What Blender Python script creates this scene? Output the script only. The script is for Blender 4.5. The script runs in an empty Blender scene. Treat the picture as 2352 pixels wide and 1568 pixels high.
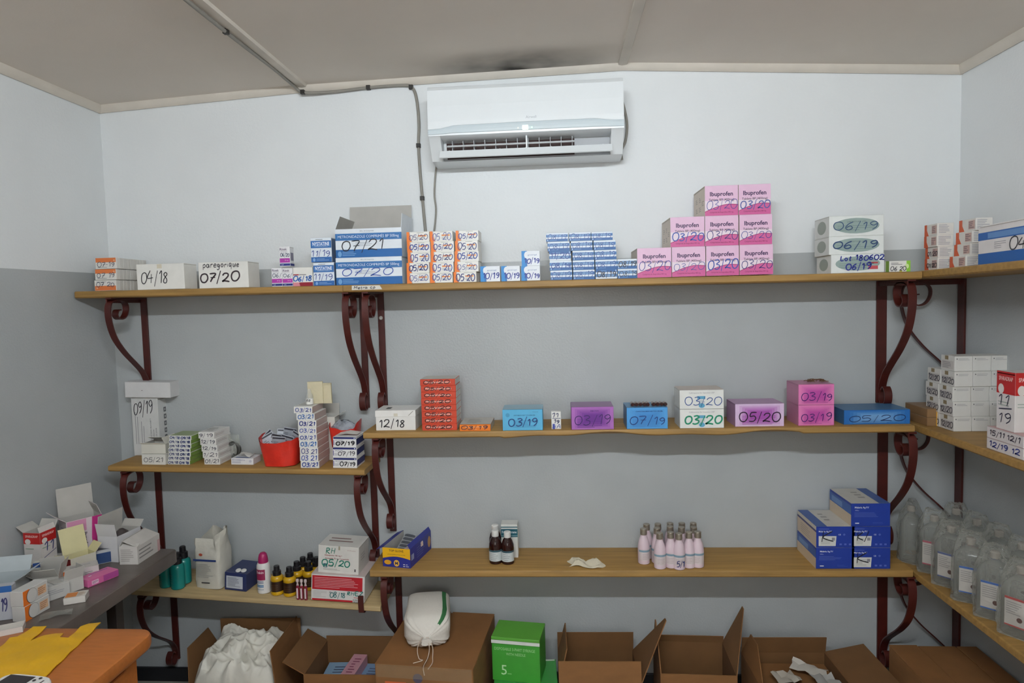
import bpy, bmesh, math, random
from mathutils import Matrix, Vector

# ------------------------------------------------------------------ camera, world, light, exposure
scene = bpy.context.scene
C = scene.collection
cam_data = bpy.data.cameras.new('camera')
cam_data.sensor_width = 36.0
cam_data.lens = 1511.07 / 2352 * 36.0
cam_data.clip_start = 0.05
camera = bpy.data.objects.new('camera', cam_data)
camera.matrix_world = Matrix(((0.997273, 0.022149, 0.070399, 1.975200), (0.068824, 0.065259, -0.995492, -2.800000), (-0.026643, 0.997622, 0.063557, 1.702100), (0.000000, 0.000000, 0.000000, 1.000000)))
C.objects.link(camera)
scene.camera = camera

world = bpy.data.worlds.new('world')
scene.world = world
world.use_nodes = True
world.node_tree.nodes['Background'].inputs[0].default_value = (0.55, 0.62, 0.7, 1)
world.node_tree.nodes['Background'].inputs[1].default_value = 0.3

scene.view_settings.view_transform = 'Standard'
scene.view_settings.look = 'None'
scene.view_settings.gamma = 1.0
scene.view_settings.use_curve_mapping = False
scene.view_settings.exposure = 0.06
scene.cycles.transparent_max_bounces = 48
scene.cycles.max_bounces = 8

TUBE_POWER = 308.0         # emission of the fluorescent tube that lights the store room
TUBE_COLOUR = (0.88, 0.95, 1.0)
FILL_WINDOW_POWER = 3.0        # warm fill from an added window, unseen behind the camera
FILL_WINDOW_COLOUR = (1.0, 0.9, 0.8)
random.seed(7)
PI = math.pi

# ------------------------------------------------------------------ materials
def lin(h):
    h = h.lstrip('#')
    r = []
    for i in (0, 2, 4):
        c = int(h[i:i + 2], 16) / 255
        r.append(c / 12.92 if c <= 0.04045 else ((c + 0.055) / 1.055) ** 2.4)
    return (r[0], r[1], r[2], 1)

MATS = {}
def mat(name, hx, rough=0.5, var=0.05, scale=12.0, bump=0.0, bscale=60.0, metal=0.0, alpha=1.0, spec=0.5, stretch=None, trans=0.0, detail=4.0):
    """Principled material whose colour is broken up by object-space noise, with optional fine relief."""
    if name in MATS: return MATS[name]
    m = bpy.data.materials.new(name); m.use_nodes = True
    nt = m.node_tree; b = nt.nodes['Principled BSDF']
    c = lin(hx)
    tc = nt.nodes.new('ShaderNodeTexCoord'); mp = nt.nodes.new('ShaderNodeMapping')
    nt.links.new(tc.outputs['Object'], mp.inputs['Vector'])
    if stretch: mp.inputs['Scale'].default_value = stretch
    if var:
        n = nt.nodes.new('ShaderNodeTexNoise'); n.inputs['Scale'].default_value = scale; n.inputs['Detail'].default_value = detail
        nt.links.new(mp.outputs[0], n.inputs['Vector'])
        r = nt.nodes.new('ShaderNodeValToRGB')
        r.color_ramp.elements[0].position = 0.3; r.color_ramp.elements[1].position = 0.7
        r.color_ramp.elements[0].color = tuple(max(0, v * (1 - var)) for v in c[:3]) + (1,)
        r.color_ramp.elements[1].color = tuple(min(1, v * (1 + var)) for v in c[:3]) + (1,)
        nt.links.new(n.outputs[0], r.inputs[0]); nt.links.new(r.outputs[0], b.inputs['Base Color'])
    else:
        b.inputs['Base Color'].default_value = c
    b.inputs['Roughness'].default_value = rough
    b.inputs['Metallic'].default_value = metal
    b.inputs['Alpha'].default_value = alpha
    b.inputs['Specular IOR Level'].default_value = spec
    if trans: b.inputs['Transmission Weight'].default_value = trans
    if bump:
        n2 = nt.nodes.new('ShaderNodeTexNoise'); n2.inputs['Scale'].default_value = bscale; n2.inputs['Detail'].default_value = 3
        nt.links.new(mp.outputs[0], n2.inputs['Vector'])
        bp = nt.nodes.new('ShaderNodeBump'); bp.inputs['Strength'].default_value = bump; bp.inputs['Distance'].default_value = 0.01
        nt.links.new(n2.outputs[0], bp.inputs['Height']); nt.links.new(bp.outputs[0], b.inputs['Normal'])
    m.diffuse_color = c
    MATS[name] = m
    return m

def pap(hx):                     # coated carton board and ink
    return mat('print_' + hx.lstrip('#'), hx, rough=0.42, var=0.035, scale=25)

def film(name, hx, base=.05, edge=.5, bump=1.0, bscale=40.0, rough=.06):
    """Thin clear plastic: see-through with a mirror-like, crinkled surface that reflects more at grazing angles."""
    if name in MATS: return MATS[name]
    m = bpy.data.materials.new(name); m.use_nodes = True; nt = m.node_tree; nt.nodes.clear()
    o = nt.nodes.new('ShaderNodeOutputMaterial'); mx = nt.nodes.new('ShaderNodeMixShader'); t = nt.nodes.new('ShaderNodeBsdfTransparent'); g = nt.nodes.new('ShaderNodeBsdfPrincipled')
    g.inputs['Base Color'].default_value = lin(hx); g.inputs['Roughness'].default_value = rough; g.inputs['Specular IOR Level'].default_value = 1.0
    t.inputs[0].default_value = (.94, .94, .93, 1)
    tc = nt.nodes.new('ShaderNodeTexCoord'); n = nt.nodes.new('ShaderNodeTexNoise'); n.inputs['Scale'].default_value = bscale; n.inputs['Detail'].default_value = 2
    b = nt.nodes.new('ShaderNodeBump'); b.inputs['Strength'].default_value = bump; b.inputs['Distance'].default_value = .012
    nt.links.new(tc.outputs['Object'], n.inputs['Vector']); nt.links.new(n.outputs[0], b.inputs['Height']); nt.links.new(b.outputs[0], g.inputs['Normal'])
    fr = nt.nodes.new('ShaderNodeLayerWeight'); fr.inputs[0].default_value = .35; nt.links.new(b.outputs[0], fr.inputs['Normal'])
    mr = nt.nodes.new('ShaderNodeMapRange'); mr.inputs['To Min'].default_value = base; mr.inputs['To Max'].default_value = edge; nt.links.new(fr.outputs['Fresnel'], mr.inputs['Value'])
    nt.links.new(mr.outputs[0], mx.inputs[0]); nt.links.new(t.outputs[0], mx.inputs[1]); nt.links.new(g.outputs[0], mx.inputs[2]); nt.links.new(mx.outputs[0], o.inputs['Surface'])
    MATS[name] = m
    return m

def emit(name, col, power):
    m = bpy.data.materials.new(name); m.use_nodes = True
    b = m.node_tree.nodes['Principled BSDF']
    b.inputs['Emission Color'].default_value = tuple(col) + (1,); b.inputs['Emission Strength'].default_value = power
    b.inputs['Base Color'].default_value = (0.8, 0.8, 0.8, 1)
    return m

PAINT_HI = mat('wall_paint_white', '#e0e3e4', rough=0.55, var=0.025, scale=3, bump=0.12, bscale=90)
PAINT_LO = mat('wall_paint_grey_gloss', '#aeb2b3', rough=0.3, var=0.04, scale=4, bump=0.11, bscale=120)
PAINT_SIDE_HI = PAINT_HI
CEIL = mat('ceiling_board', '#dcd3c8', rough=0.8, var=0.03, scale=2.5, bump=0.05, bscale=150)
BATTEN = mat('ceiling_batten', '#d0c8bc', rough=0.6, var=0.05, scale=9)
FLOORM = mat('floor_cement', '#a39c92', rough=0.6, var=0.12, scale=5, bump=0.1)
BLACKM = mat('black_skirting_paint', '#15161b', rough=0.5, var=0.1)
WOOD = mat('shelf_wood', '#99763f', rough=0.55, var=0.2, scale=7, stretch=(0.6, 9, 9), bump=0.06, bscale=30)
WOOD_PALE = mat('shelf_wood_pale', '#b39c72', rough=0.6, var=0.16, scale=7, stretch=(0.6, 9, 9), bump=0.06, bscale=30)
IRON = mat('red_oxide_paint', '#451510', rough=0.42, var=0.14, scale=22, bump=0.06)
KRAFT = mat('kraft_cardboard', '#80572f', rough=0.8, var=0.1, scale=9, bump=0.05, bscale=140, stretch=(1, 1, 3))
KRAFT_IN = mat('kraft_cardboard_inside', '#6f4d2b', rough=0.85, var=0.1, scale=9)
WHITEBOARD = mat('white_carton_board', '#dcd9d3', rough=0.5, var=0.03, scale=18)
GREYBOARD = mat('grey_carton_inside', '#b3b0aa', rough=0.7, var=0.05, scale=18)
INK_BLUE = mat('marker_ink_blue', '#1c3f8f', rough=0.4, var=0.1)


# ------------------------------------------------------------------ mesh helpers
class MB:
    """Collects faces; build() links them as one mesh object."""
    def __init__(s): s.v = []; s.f = []; s.m = []; s.mats = []
    def mi(s, m):
        if m not in s.mats: s.mats.append(m)
        return s.mats.index(m)
    def face(s, pts, m):
        k = len(s.v); s.v.extend(tuple(p) for p in pts); s.f.append(tuple(range(k, k + len(pts)))); s.m.append(s.mi(m))
    def raw(s, verts, faces, m):
        k = len(s.v); i = s.mi(m); s.v.extend(tuple(p) for p in verts)
        for f in faces: s.f.append(tuple(k + j for j in f)); s.m.append(i)
    def box(s, x0, x1, y0, y1, z0, z1, m, c=0.0):
        """Box with chamfered edges (c metres)."""
        if c <= 0:
            V = [(x, y, z) for x in (x0, x1) for y in (y0, y1) for z in (z0, z1)]
            s.raw(V, [(0, 1, 3, 2), (4, 6, 7, 5), (0, 4, 5, 1), (2, 3, 7, 6), (0, 2, 6, 4), (1, 5, 7, 3)], m); return
        lo = (x0, y0, z0); hi = (x1, y1, z1); V = []; idx = {}
        for sx in (0, 1):
            for sy in (0, 1):
                for sz in (0, 1):
                    sg = (sx, sy, sz)
                    for ax in range(3):
                        p = [(hi[a] if sg[a] else lo[a]) if a == ax else ((hi[a] - c) if sg[a] else (lo[a] + c)) for a in range(3)]
                        idx[(sx, sy, sz, ax)] = len(V); V.append(p)
        F = []
        def o(f):
            a, b, d = (Vector(V[f[0]]), Vector(V[f[1]]), Vector(V[f[2]]))
            n = (b - a).cross(d - a); ctr = Vector(((x0 + x1) / 2, (y0 + y1) / 2, (z0 + z1) / 2))
            mid = sum((Vector(V[i]) for i in f), Vector()) / len(f)
            F.append(f if n.dot(mid - ctr) > 0 else tuple(reversed(f)))
        for ax in range(3):
            oth = [a for a in range(3) if a != ax]
            for sd in (0, 1):
                q = []
                for (i, j) in ((0, 0), (1, 0), (1, 1), (0, 1)):
                    k = [0, 0, 0]; k[ax] = sd; k[oth[0]] = i; k[oth[1]] = j; q.append(idx[(k[0], k[1], k[2], ax)])
                o(tuple(q))
        for ax in range(3):
            a1, a2 = [a for a in range(3) if a != ax]
            for i in (0, 1):
                for j in (0, 1):
                    k0 = [0, 0, 0]; k1 = [0, 0, 0]; k1[ax] = 1
                    for k in (k0, k1): k[a1] = i; k[a2] = j
                    o((idx[(*k0, a1)], idx[(*k1, a1)], idx[(*k1, a2)], idx[(*k0, a2)]))
        for sx in (0, 1):
            for sy in (0, 1):
                for sz in (0, 1): o(tuple(idx[(sx, sy, sz, a)] for a in range(3)))
        s.raw(V, F, m)
    def loft(s, rings, m, cap0=True, cap1=True, closed=True):
        n = len(rings[0]); V = [p for r in rings for p in r]; F = []
        for i in range(len(rings) - 1):
            for j in range(n if closed else n - 1):
                k = (j + 1) % n
                F.append((i * n + j, i * n + k, (i + 1) * n + k, (i + 1) * n + j))
        if cap0: F.append(tuple(reversed(range(n))))
        if cap1: F.append(tuple(range((len(rings) - 1) * n, len(rings) * n)))
        s.raw(V, F, m)
    def lathe(s, prof, m, n=20, cx=0, cy=0, cap0=True, cap1=True, sx=1, sy=1):
        s.loft([[(cx + sx * r * math.cos(2 * PI * j / n), cy + sy * r * math.sin(2 * PI * j / n), z) for j in range(n)] for r, z in prof], m, cap0, cap1)
    def tube(s, pts, r, m, n=8, cap=True):
        pts = [Vector(p) for p in pts]; rings = []; up = Vector((0, 0, 1))
        for i, p in enumerate(pts):
            t = (pts[min(i + 1, len(pts) - 1)] - pts[max(i - 1, 0)]).normalized()
            a = t.cross(up)
            if a.length < 1e-3: a = t.cross(Vector((0, 1, 0)))
            a.normalize(); b = a.cross(t); up = b if abs(b.z) > 0.05 or abs(t.z) > 0.99 else up
            rr = r(i / (len(pts) - 1)) if callable(r) else r
            rings.append([p + (a * math.cos(2 * PI * j / n) + b * math.sin(2 * PI * j / n)) * rr for j in range(n)])
        s.loft(rings, m, cap, cap)
    def extrude(s, prof, y0, y1, m, axis='y'):
        """2D closed profile (a,b) extruded along an axis."""
        f = {'y': lambda a, b, t: (a, t, b), 'x': lambda a, b, t: (t, a, b), 'z': lambda a, b, t: (a, b, t)}[axis]
        s.loft([[f(a, b, y0) for a, b in prof], [f(a, b, y1) for a, b in prof]], m)
    def build(s, name, parent=None, smooth=None, loc=None, rot=None):
        me = bpy.data.meshes.new(name)
        me.from_pydata([tuple(v) for v in s.v], [], s.f)
        for m in s.mats: me.materials.append(m)
        me.polygons.foreach_set('material_index', s.m)
        bm = bmesh.new(); bm.from_mesh(me)
        bmesh.ops.recalc_face_normals(bm, faces=bm.faces) if smooth is not None else None
        bm.to_mesh(me); bm.free()
        if smooth is not None:
            me.polygons.foreach_set('use_smooth', [True] * len(me.polygons))
            me.set_sharp_from_angle(angle=math.radians(smooth))
        me.update()
        o = bpy.data.objects.new(name, me); C.objects.link(o)
        if parent is not None: o.parent = parent
        if loc is not None: o.location = loc
        if rot is not None: o.rotation_euler = rot
        return o

def tag(o, label, cat, group=None):
    o['label'] = label; o['category'] = cat
    if group: o['group'] = group
    return o
def struct(o): o['kind'] = 'structure'; return o
def empty(name, loc=(0, 0, 0), rot=(0, 0, 0)):
    o = bpy.data.objects.new(name, None); o.empty_display_size = 0.02; C.objects.link(o); o.location = loc; o.rotation_euler = rot
    return o
def dup(root, loc, rot=None, label=None):
    r = root.copy(); C.objects.link(r); r.location = loc
    if rot is not None: r.rotation_euler = rot
    if label: r['label'] = label
    for ch in list(root.children):
        c = ch.copy(); C.objects.link(c); c.parent = r
        for g in list(ch.children):
            d = g.copy(); C.objects.link(d); d.parent = c
    return r
def smooth_path(pts, k=6, closed=False):
    """Catmull-Rom through the points."""
    pts = [Vector(p) for p in pts]; n = len(pts); out = []
    rng = range(n) if closed else range(n - 1)
    for i in rng:
        g = (lambda j: pts[j % n]) if closed else (lambda j: pts[min(max(j, 0), n - 1)])
        p0, p1, p2, p3 = g(i - 1), g(i), g(i + 1), g(i + 2)
        for q in range(k):
            t = q / k
            out.append(0.5 * ((2 * p1) + (p2 - p0) * t + (2 * p0 - 5 * p1 + 4 * p2 - p3) * t * t + (3 * p1 - p0 - 3 * p2 + p3) * t ** 3))
    if not closed: out.append(pts[-1])
    return out
ORD = ['first', 'second', 'third', 'fourth', 'fifth', 'sixth', 'seventh', 'eighth', 'ninth', 'tenth']

# shelf surfaces: height of the top of each board along the back wall
SHELF = {'T': (1.7825, -0.0049), 'ML': (1.0627, -0.0243), 'BL': (0.545, -0.0625), 'MR': (1.186, 0.0), 'BR': (0.6175, 0.0025)}
def zs(k, x): return SHELF[k][0] + SHELF[k][1] * x
def tilt(k): return math.atan(-SHELF[k][1])

# ------------------------------------------------------------------ lettering
TXT = {}
def text2d(s, bold=0.0):
    """Outline of a printed word as a flat mesh (verts, faces, width, y0, height)."""
    key = (s, bold)
    if key in TXT: return TXT[key]
    cu = bpy.data.curves.new('lettering_source', 'FONT'); cu.body = s; cu.resolution_u = 2; cu.offset = bold; cu.fill_mode = 'FRONT'
    ob = bpy.data.objects.new('lettering_source', cu); C.objects.link(ob)
    dg = bpy.context.evaluated_depsgraph_get(); me = ob.evaluated_get(dg).to_mesh()
    v = [(p.co.x, p.co.y) for p in me.vertices]; f = [tuple(p.vertices) for p in me.polygons]
    ob.evaluated_get(dg).to_mesh_clear(); bpy.data.objects.remove(ob); bpy.data.curves.remove(cu)
    if not v: v = [(0, 0), (1, 0), (0, 1)]; f = []
    x0 = min(p[0] for p in v); x1 = max(p[0] for p in v); y0 = min(p[1] for p in v); y1 = max(p[1] for p in v)
    TXT[key] = ([(p[0] - x0, p[1] - y0) for p in v], f, x1 - x0, y1 - y0)
    return TXT[key]

GL = {  # pen strokes of handwritten characters in a unit box, and their advance
 '0': ([[(.45, .98), (.15, .85), (.05, .45), (.22, .05), (.55, .02), (.78, .4), (.68, .85), (.4, .98)]], .8),
 '1': ([[(.1, .74), (.36, .98), (.32, .02)]], .48),
 '2': ([[(.08, .72), (.25, .96), (.58, .95), (.66, .7), (.4, .35), (.05, .06), (.3, .12), (.8, .02)]], .8),
 '3': ([[(.1, .92), (.45, 1), (.65, .8), (.3, .55), (.65, .42), (.62, .12), (.3, 0), (.05, .1)]], .75),
 '4': ([[(.4, .98), (.05, .4), (.75, .42)], [(.55, .7), (.5, .0)]], .8),
 '5': ([[(.7, .97), (.22, .95), (.15, .55), (.5, .6), (.68, .35), (.5, .04), (.08, .05)]], .75),
 '6': ([[(.6, .97), (.25, .7), (.1, .25), (.35, .0), (.62, .2), (.45, .48), (.15, .3)]], .75),
 '7': ([[(.05, .95), (.7, .95), (.4, .4), (.25, .0)], [(.2, .5), (.7, .52)]], .75),
 '8': ([[(.6, .82), (.35, .98), (.12, .78), (.55, .35), (.5, .05), (.2, .03), (.12, .3), (.6, .82)]], .75),
 '9': ([[(.62, .7), (.35, .5), (.1, .75), (.4, .98), (.62, .75), (.58, .3), (.3, .0)]], .72),
 '/': ([[(.38, 1.12), (.08, -.2)]], .5), ' ': ([], .45),
 'p': ([[(.1, .6), (.1, -.35)], [(.1, .45), (.4, .65), (.55, .3), (.3, .02), (.1, .15)]], .65),
 'a': ([[(.5, .55), (.2, .6), (.08, .25), (.3, .02), (.5, .3), (.5, .6), (.6, .02)]], .68),
 'r': ([[(.1, .6), (.12, .02)], [(.12, .4), (.3, .62), (.48, .52)]], .52),
 'e': ([[(.1, .3), (.5, .38), (.35, .62), (.1, .4), (.2, .04), (.55, .1)]], .6),
 'g': ([[(.5, .55), (.2, .6), (.1, .28), (.35, .12), (.5, .5), (.48, -.2), (.2, -.38), (.05, -.2)]], .65),
 'o': ([[(.3, .62), (.08, .3), (.3, .02), (.52, .3), (.3, .62)]], .62),
 'i': ([[(.1, .58), (.14, .02)], [(.12, .82), (.14, .8)]], .3),
 'q': ([[(.5, .55), (.2, .62), (.08, .25), (.3, .05), (.5, .5)], [(.5, .62), (.5, -.4)]], .66),
 'u': ([[(.08, .6), (.12, .1), (.35, .05), (.5, .55)], [(.5, .6), (.56, .02)]], .66),
 't': ([[(.2, .95), (.2, .1), (.4, .03)], [(.02, .62), (.42, .64)]], .5),
 'c': ([[(.5, .52), (.25, .62), (.08, .3), (.25, .03), (.52, .12)]], .58),
 'R': ([[(.1, 1), (.1, 0)], [(.1, .95), (.5, .95), (.55, .65), (.12, .5), (.65, .0)]], .75),
 'H': ([[(.1, 1), (.1, 0)], [(.6, 1), (.6, 0)], [(.1, .5), (.6, .5)]], .78),
 'E': ([[(.6, 1), (.1, .98), (.1, .02), (.62, .02)], [(.1, .52), (.5, .52)]], .72),
 'Z': ([[(.08, .95), (.62, .95), (.08, .05), (.66, .05)]], .75),
 'L': ([[(.12, 1), (.1, .03), (.6, .05)]], .62),
 'M': ([[(.05, 0), (.12, 1), (.4, .4), (.7, 1), (.76, 0)]], .85),
 'K': ([[(.1, 1), (.08, 0)], [(.62, 1), (.12, .5), (.3, .25), (.75, .05)]], .78),
 'A': ([[(.02, 0), (.32, 1), (.6, 0)], [(.12, .38), (.5, .38)]], .7),
 '-': ([[(.05, .45), (.5, .47)]], .55),
}
def hand_strokes(s, rnd):
    out = []; x = 0
    for ch in s:
        st, adv = GL.get(ch, GL['-']); sc = rnd.uniform(.88, 1.08); dy = rnd.uniform(-.06, .06); sl = rnd.uniform(.02, .16)
        for ln in st: out.append([(x + px * sc + sl * py, dy + py * sc) for px, py in ln])
        x += adv * sc + rnd.uniform(.02, .1)
    return out

def ribbon2d(pts, t):
    """A pen stroke of width t as a strip of quads."""
    V = []; F = []; n = len(pts)
    for i, p in enumerate(pts):
        d = pts[min(i + 1, n - 1)] - pts[max(i - 1, 0)]
        d = d.normalized() if d.length > 1e-9 else Vector((1, 0))
        w = t * (0.5 if 0 < i < n - 1 else 0.32)
        V += [(p.x - d.y * w, p.y + d.x * w), (p.x + d.y * w, p.y - d.x * w)]
        if i: F.append((2 * i - 2, 2 * i - 1, 2 * i + 1, 2 * i))
    return V, F

def clusters(ms):
    """Join marks that lie close together; marks far apart stay pieces of their own."""
    B = []
    for m in ms:
        lo = [min(p[i] for p in m.v) for i in range(3)]; hi = [max(p[i] for p in m.v) for i in range(3)]; B.append([lo, hi, max(h - l for h, l in zip(hi, lo))])
    g = list(range(len(ms)))
    def root(i):
        while g[i] != i: i = g[i]
        return i
    for i in range(len(ms)):
        for j in range(i):
            d = math.sqrt(sum(max(0, B[i][0][k] - B[j][1][k], B[j][0][k] - B[i][1][k]) ** 2 for k in range(3)))
            if d <= max(.019, .48 * max(B[i][2], B[j][2])): g[root(i)] = root(j)
    out = {}
    for i, m in enumerate(ms):
        t = out.setdefault(root(i), MB()); n = len(t.v); t.v += m.v
        for f, q in zip(m.f, m.m): t.f.append(tuple(n + x for x in f)); t.m.append(t.mi(m.mats[q]))
    return list(out.values())

class Face:
    """A flat face in an object's space: corner o, unit axes u (right) and v (up), size a x b."""
    def __init__(s, o, u, v, a, b): s.o = Vector(o); s.u = Vector(u); s.v = Vector(v); s.n = s.u.cross(s.v); s.a = a; s.b = b
    def at(s, x, y, lay): return s.o + s.u * x + s.v * y + s.n * (0.00035 * lay)

class Print:
    """Print, labels and handwriting laid on the faces of a thing; each kind becomes one child part."""
    def __init__(s, root, faces): s.root = root; s.faces = faces; s.parts = {}; s.notes = {}
    def mb(s, part, fc=''):
        m = MB(); s.parts.setdefault((part, fc), []).append(m); return m
    def poly(s, fc, pts, hx, part='colour_print', lay=1):
        f = s.faces[fc]; s.mb(part, fc).face([f.at(x * f.a, y * f.b, lay) for x, y in pts], pap(hx))
    def rect(s, fc, u0, v0, u1, v1, hx, part='colour_print', lay=1):
        s.poly(fc, [(u0, v0), (u1, v0), (u1, v1), (u0, v1)], hx, part, lay)
    def ell(s, fc, u, v, ru, rv, hx, part='colour_print', lay=1, n=24):
        s.poly(fc, [(u + ru * math.cos(2 * PI * i / n), v + rv * math.sin(2 * PI * i / n)) for i in range(n)], hx, part, lay)
    def text(s, fc, t, u, v, hf, hx, maxw=.92, bold=0.0, part='lettering', lay=2, rot=False):
        """Word centred at (u,v), hf of the face height tall."""
        f = s.faces[fc]; V, F, w, h = text2d(t, bold); k = hf * (f.a if rot else f.b) / h
        kx = min(k, maxw * (f.b if rot else f.a) / w)
        if rot: P = [f.at(u * f.a + (p[1] - h / 2) * k, v * f.b - (p[0] - w / 2) * kx, lay) for p in V]
        else: P = [f.at(u * f.a + (p[0] - w / 2) * kx, v * f.b + (p[1] - h / 2) * k, lay) for p in V]
        s.mb(part, fc).raw(P, F, pap(hx))
    def lines(s, fc, u0, u1, v0, v1, n, hx, seed=1, part='lettering', lay=2, th=.35):
        """Small print too fine to read: short broken bars."""
        r = random.Random(seed); dv = (v1 - v0) / n
        for i in range(n):
            y = v1 - dv * (i + .5); e = u0 + (u1 - u0) * r.uniform(.55, 1)
            s.rect(fc, u0, y - dv * th / 2, e, y + dv * th / 2, hx, part, lay)
    def hand(s, fc, t, u0, v0, u1, v1, hx='#1c3f8f', th=.0026, seed=None, part='handwriting', lay=3):
        f = s.faces[fc]; rnd = random.Random(seed if seed is not None else sum(map(ord, t + s.root.name)))
        st = hand_strokes(t, rnd); X = [p[0] for l in st for p in l]; Y = [p[1] for l in st for p in l]
        x0, x1, y0, y1 = min(X), max(X), min(Y), max(Y); m = s.mb(part, fc); ink = pap(hx)
        for l in st:
            pts = [Vector(((u0 + (p[0] - x0) / (x1 - x0) * (u1 - u0)) * f.a, (v0 + (p[1] - y0) / max(y1 - y0, .01) * (v1 - v0)) * f.b)) for p in l]
            pts = smooth_path(pts, 4) if len(pts) > 2 else pts
            V, F = ribbon2d(pts, th); m.raw([f.at(a, b, lay) for a, b in V], F, ink)
        s.notes[part] = 'handwritten ' + t + ' in marker ink'
    def done(s):
        for (k, fc), m in [(q, g) for q, l in s.parts.items() for g in clusters(l)]:
            o = m.build(k, s.root)
            if k in s.notes: o['label'] = s.notes[k]
        return s.root

def box_faces(w, d, h):
    return {'front': Face((-w / 2, -d / 2, 0), (1, 0, 0), (0, 0, 1), w, h), 'right': Face((w / 2, -d / 2, 0), (0, 1, 0), (0, 0, 1), d, h),
            'left': Face((-w / 2, d / 2, 0), (0, -1, 0), (0, 0, 1), d, h), 'top': Face((-w / 2, -d / 2, h), (1, 0, 0), (0, 1, 0), w, d),
            'back': Face((w / 2, d / 2, 0), (-1, 0, 0), (0, 0, 1), w, h)}

def carton(label, x, yf, w, h, d, z, hx='#e6e4de', rz=0.0, ry=0.0, group=None, name='medicine_box', cat='box', centre=False, rx=0.0, seam=True):
    """A closed folding carton standing on z; yf is where its front face is (or its centre)."""
    m = MB(); c = min(.0012, h * .08)
    m.box(-w / 2, w / 2, -d / 2, d / 2, 0, h, pap(hx), c)
    o = m.build(name, smooth=None, loc=(x, yf if centre else yf + d / 2, z), rot=(rx, ry, rz))
    tag(o, label, cat, group)
    p = Print(o, box_faces(w, d, h))
    if seam:        # tuck-flap slits where the board is folded
        p.rect('top', .02, .0, .98, min(.012, .0012 / d), '#8d8880', 'flap_edge'); p.rect('right', .02, .955, .98, .97, '#9a958c', 'flap_edge'); p.rect('left', .02, .955, .98, .97, '#9a958c', 'flap_edge')
    return p

def hollow(label, w, d, h, t, outer, inner, flaps, name='cardboard_box', cat='box', group=None, loc=(0, 0, 0), rot=(0, 0, 0)):
    """An open box: walls and floor as the body, each flap a part. flaps: (side, length, angle) with 0 closed, 90 upright, 180 folded out."""
    m = MB()
    def wall(x0, x1, y0, y1, z0, z1): m.box(x0, x1, y0, y1, z0, z1, outer)
    W = w / 2; D = d / 2
    wall(-W, W, -D, -D + t, 0, h); wall(-W, W, D - t, D, 0, h); wall(-W, -W + t, -D + t, D - t, 0, h); wall(W - t, W, -D + t, D - t, 0, h)
    wall(-W + t, W - t, -D + t, D - t, 0, t)
    e = .0003     # inner lining of the board
    m.face([(-W + t, D - t - e, t), (W - t, D - t - e, t), (W - t, D - t - e, h), (-W + t, D - t - e, h)], inner)
    m.face([(-W + t + e, -D + t, t), (-W + t + e, D - t, t), (-W + t + e, D - t, h), (-W + t + e, -D + t, h)], inner)
    m.face([(W - t - e, -D + t, t), (W - t - e, D - t, t), (W - t - e, D - t, h), (W - t - e, -D + t, h)], inner)
    o = m.build(name, loc=loc, rot=rot); tag(o, label, cat, group)
    for fl in flaps:
        side, L, ang = fl[:3]; tp = fl[3] if len(fl) > 3 else 0.0; sk = fl[4] if len(fl) > 4 else 0.0
        a = math.radians(ang); f = MB()
        n = {'front': Vector((0, 1, 0)), 'back': Vector((0, -1, 0)), 'left': Vector((1, 0, 0)), 'right': Vector((-1, 0, 0))}[side]
        tg = Vector((1, 0, 0)) if side in ('front', 'back') else Vector((0, 1, 0)); half = W if side in ('front', 'back') else D
        ctr = {'front': Vector((0, -D + t / 2, h)), 'back': Vector((0, D - t / 2, h)), 'left': Vector((-W + t / 2, 0, h)), 'right': Vector((W - t / 2, 0, h))}[side]
        dr = n * math.cos(a) + Vector((0, 0, 1)) * math.sin(a); th = dr.cross(tg).normalized() * (t / 2)
        q = [ctr - tg * half, ctr + tg * half, ctr + tg * (half - tp + sk) + dr * L, ctr - tg * (half - tp - sk) + dr * L]
        if th.dot(n) < 0: th = -th
        f.loft([[p - th for p in q], [p + th for p in q]], outer)
        f.face([p + th * 1.05 for p in q], inner)
        f.build('flap', o)
    return Print(o, box_faces(w, d, h))


# ------------------------------------------------------------------ the room
W = 3.6; YB = -4.3; DADO = 1.8626
def wall(name, f):
    m = MB(); f(m); o = m.build(name); struct(o); return o
def two_tone(x0, x1, y0, y1):
    def f(m): m.box(x0, x1, y0, y1, 0, DADO, PAINT_LO); m.box(x0, x1, y0, y1, DADO, 2.75, PAINT_HI)
    return f
wall('wall_back', two_tone(-.1, W + .1, 0, .1))
wall('wall_left', two_tone(-.1, 0, YB, 0))
wall('wall_right', two_tone(W, W + .1, YB, 0))
wall('wall_front', two_tone(-.1, W + .1, YB - .1, YB))
m = MB(); m.box(-.1, W + .1, YB - .1, .1, -.1, 0, FLOORM); struct(m.build('floor'))
for nm, b in (('baseboard_back', (0, W, -.012, 0)), ('baseboard_left', (0, .012, YB, -.012)), ('baseboard_right', (W - .012, W, YB, -.012))):
    m = MB(); m.box(b[0], b[1], b[2], b[3], 0, .066, BLACKM, .003); struct(m.build(nm))

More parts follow.
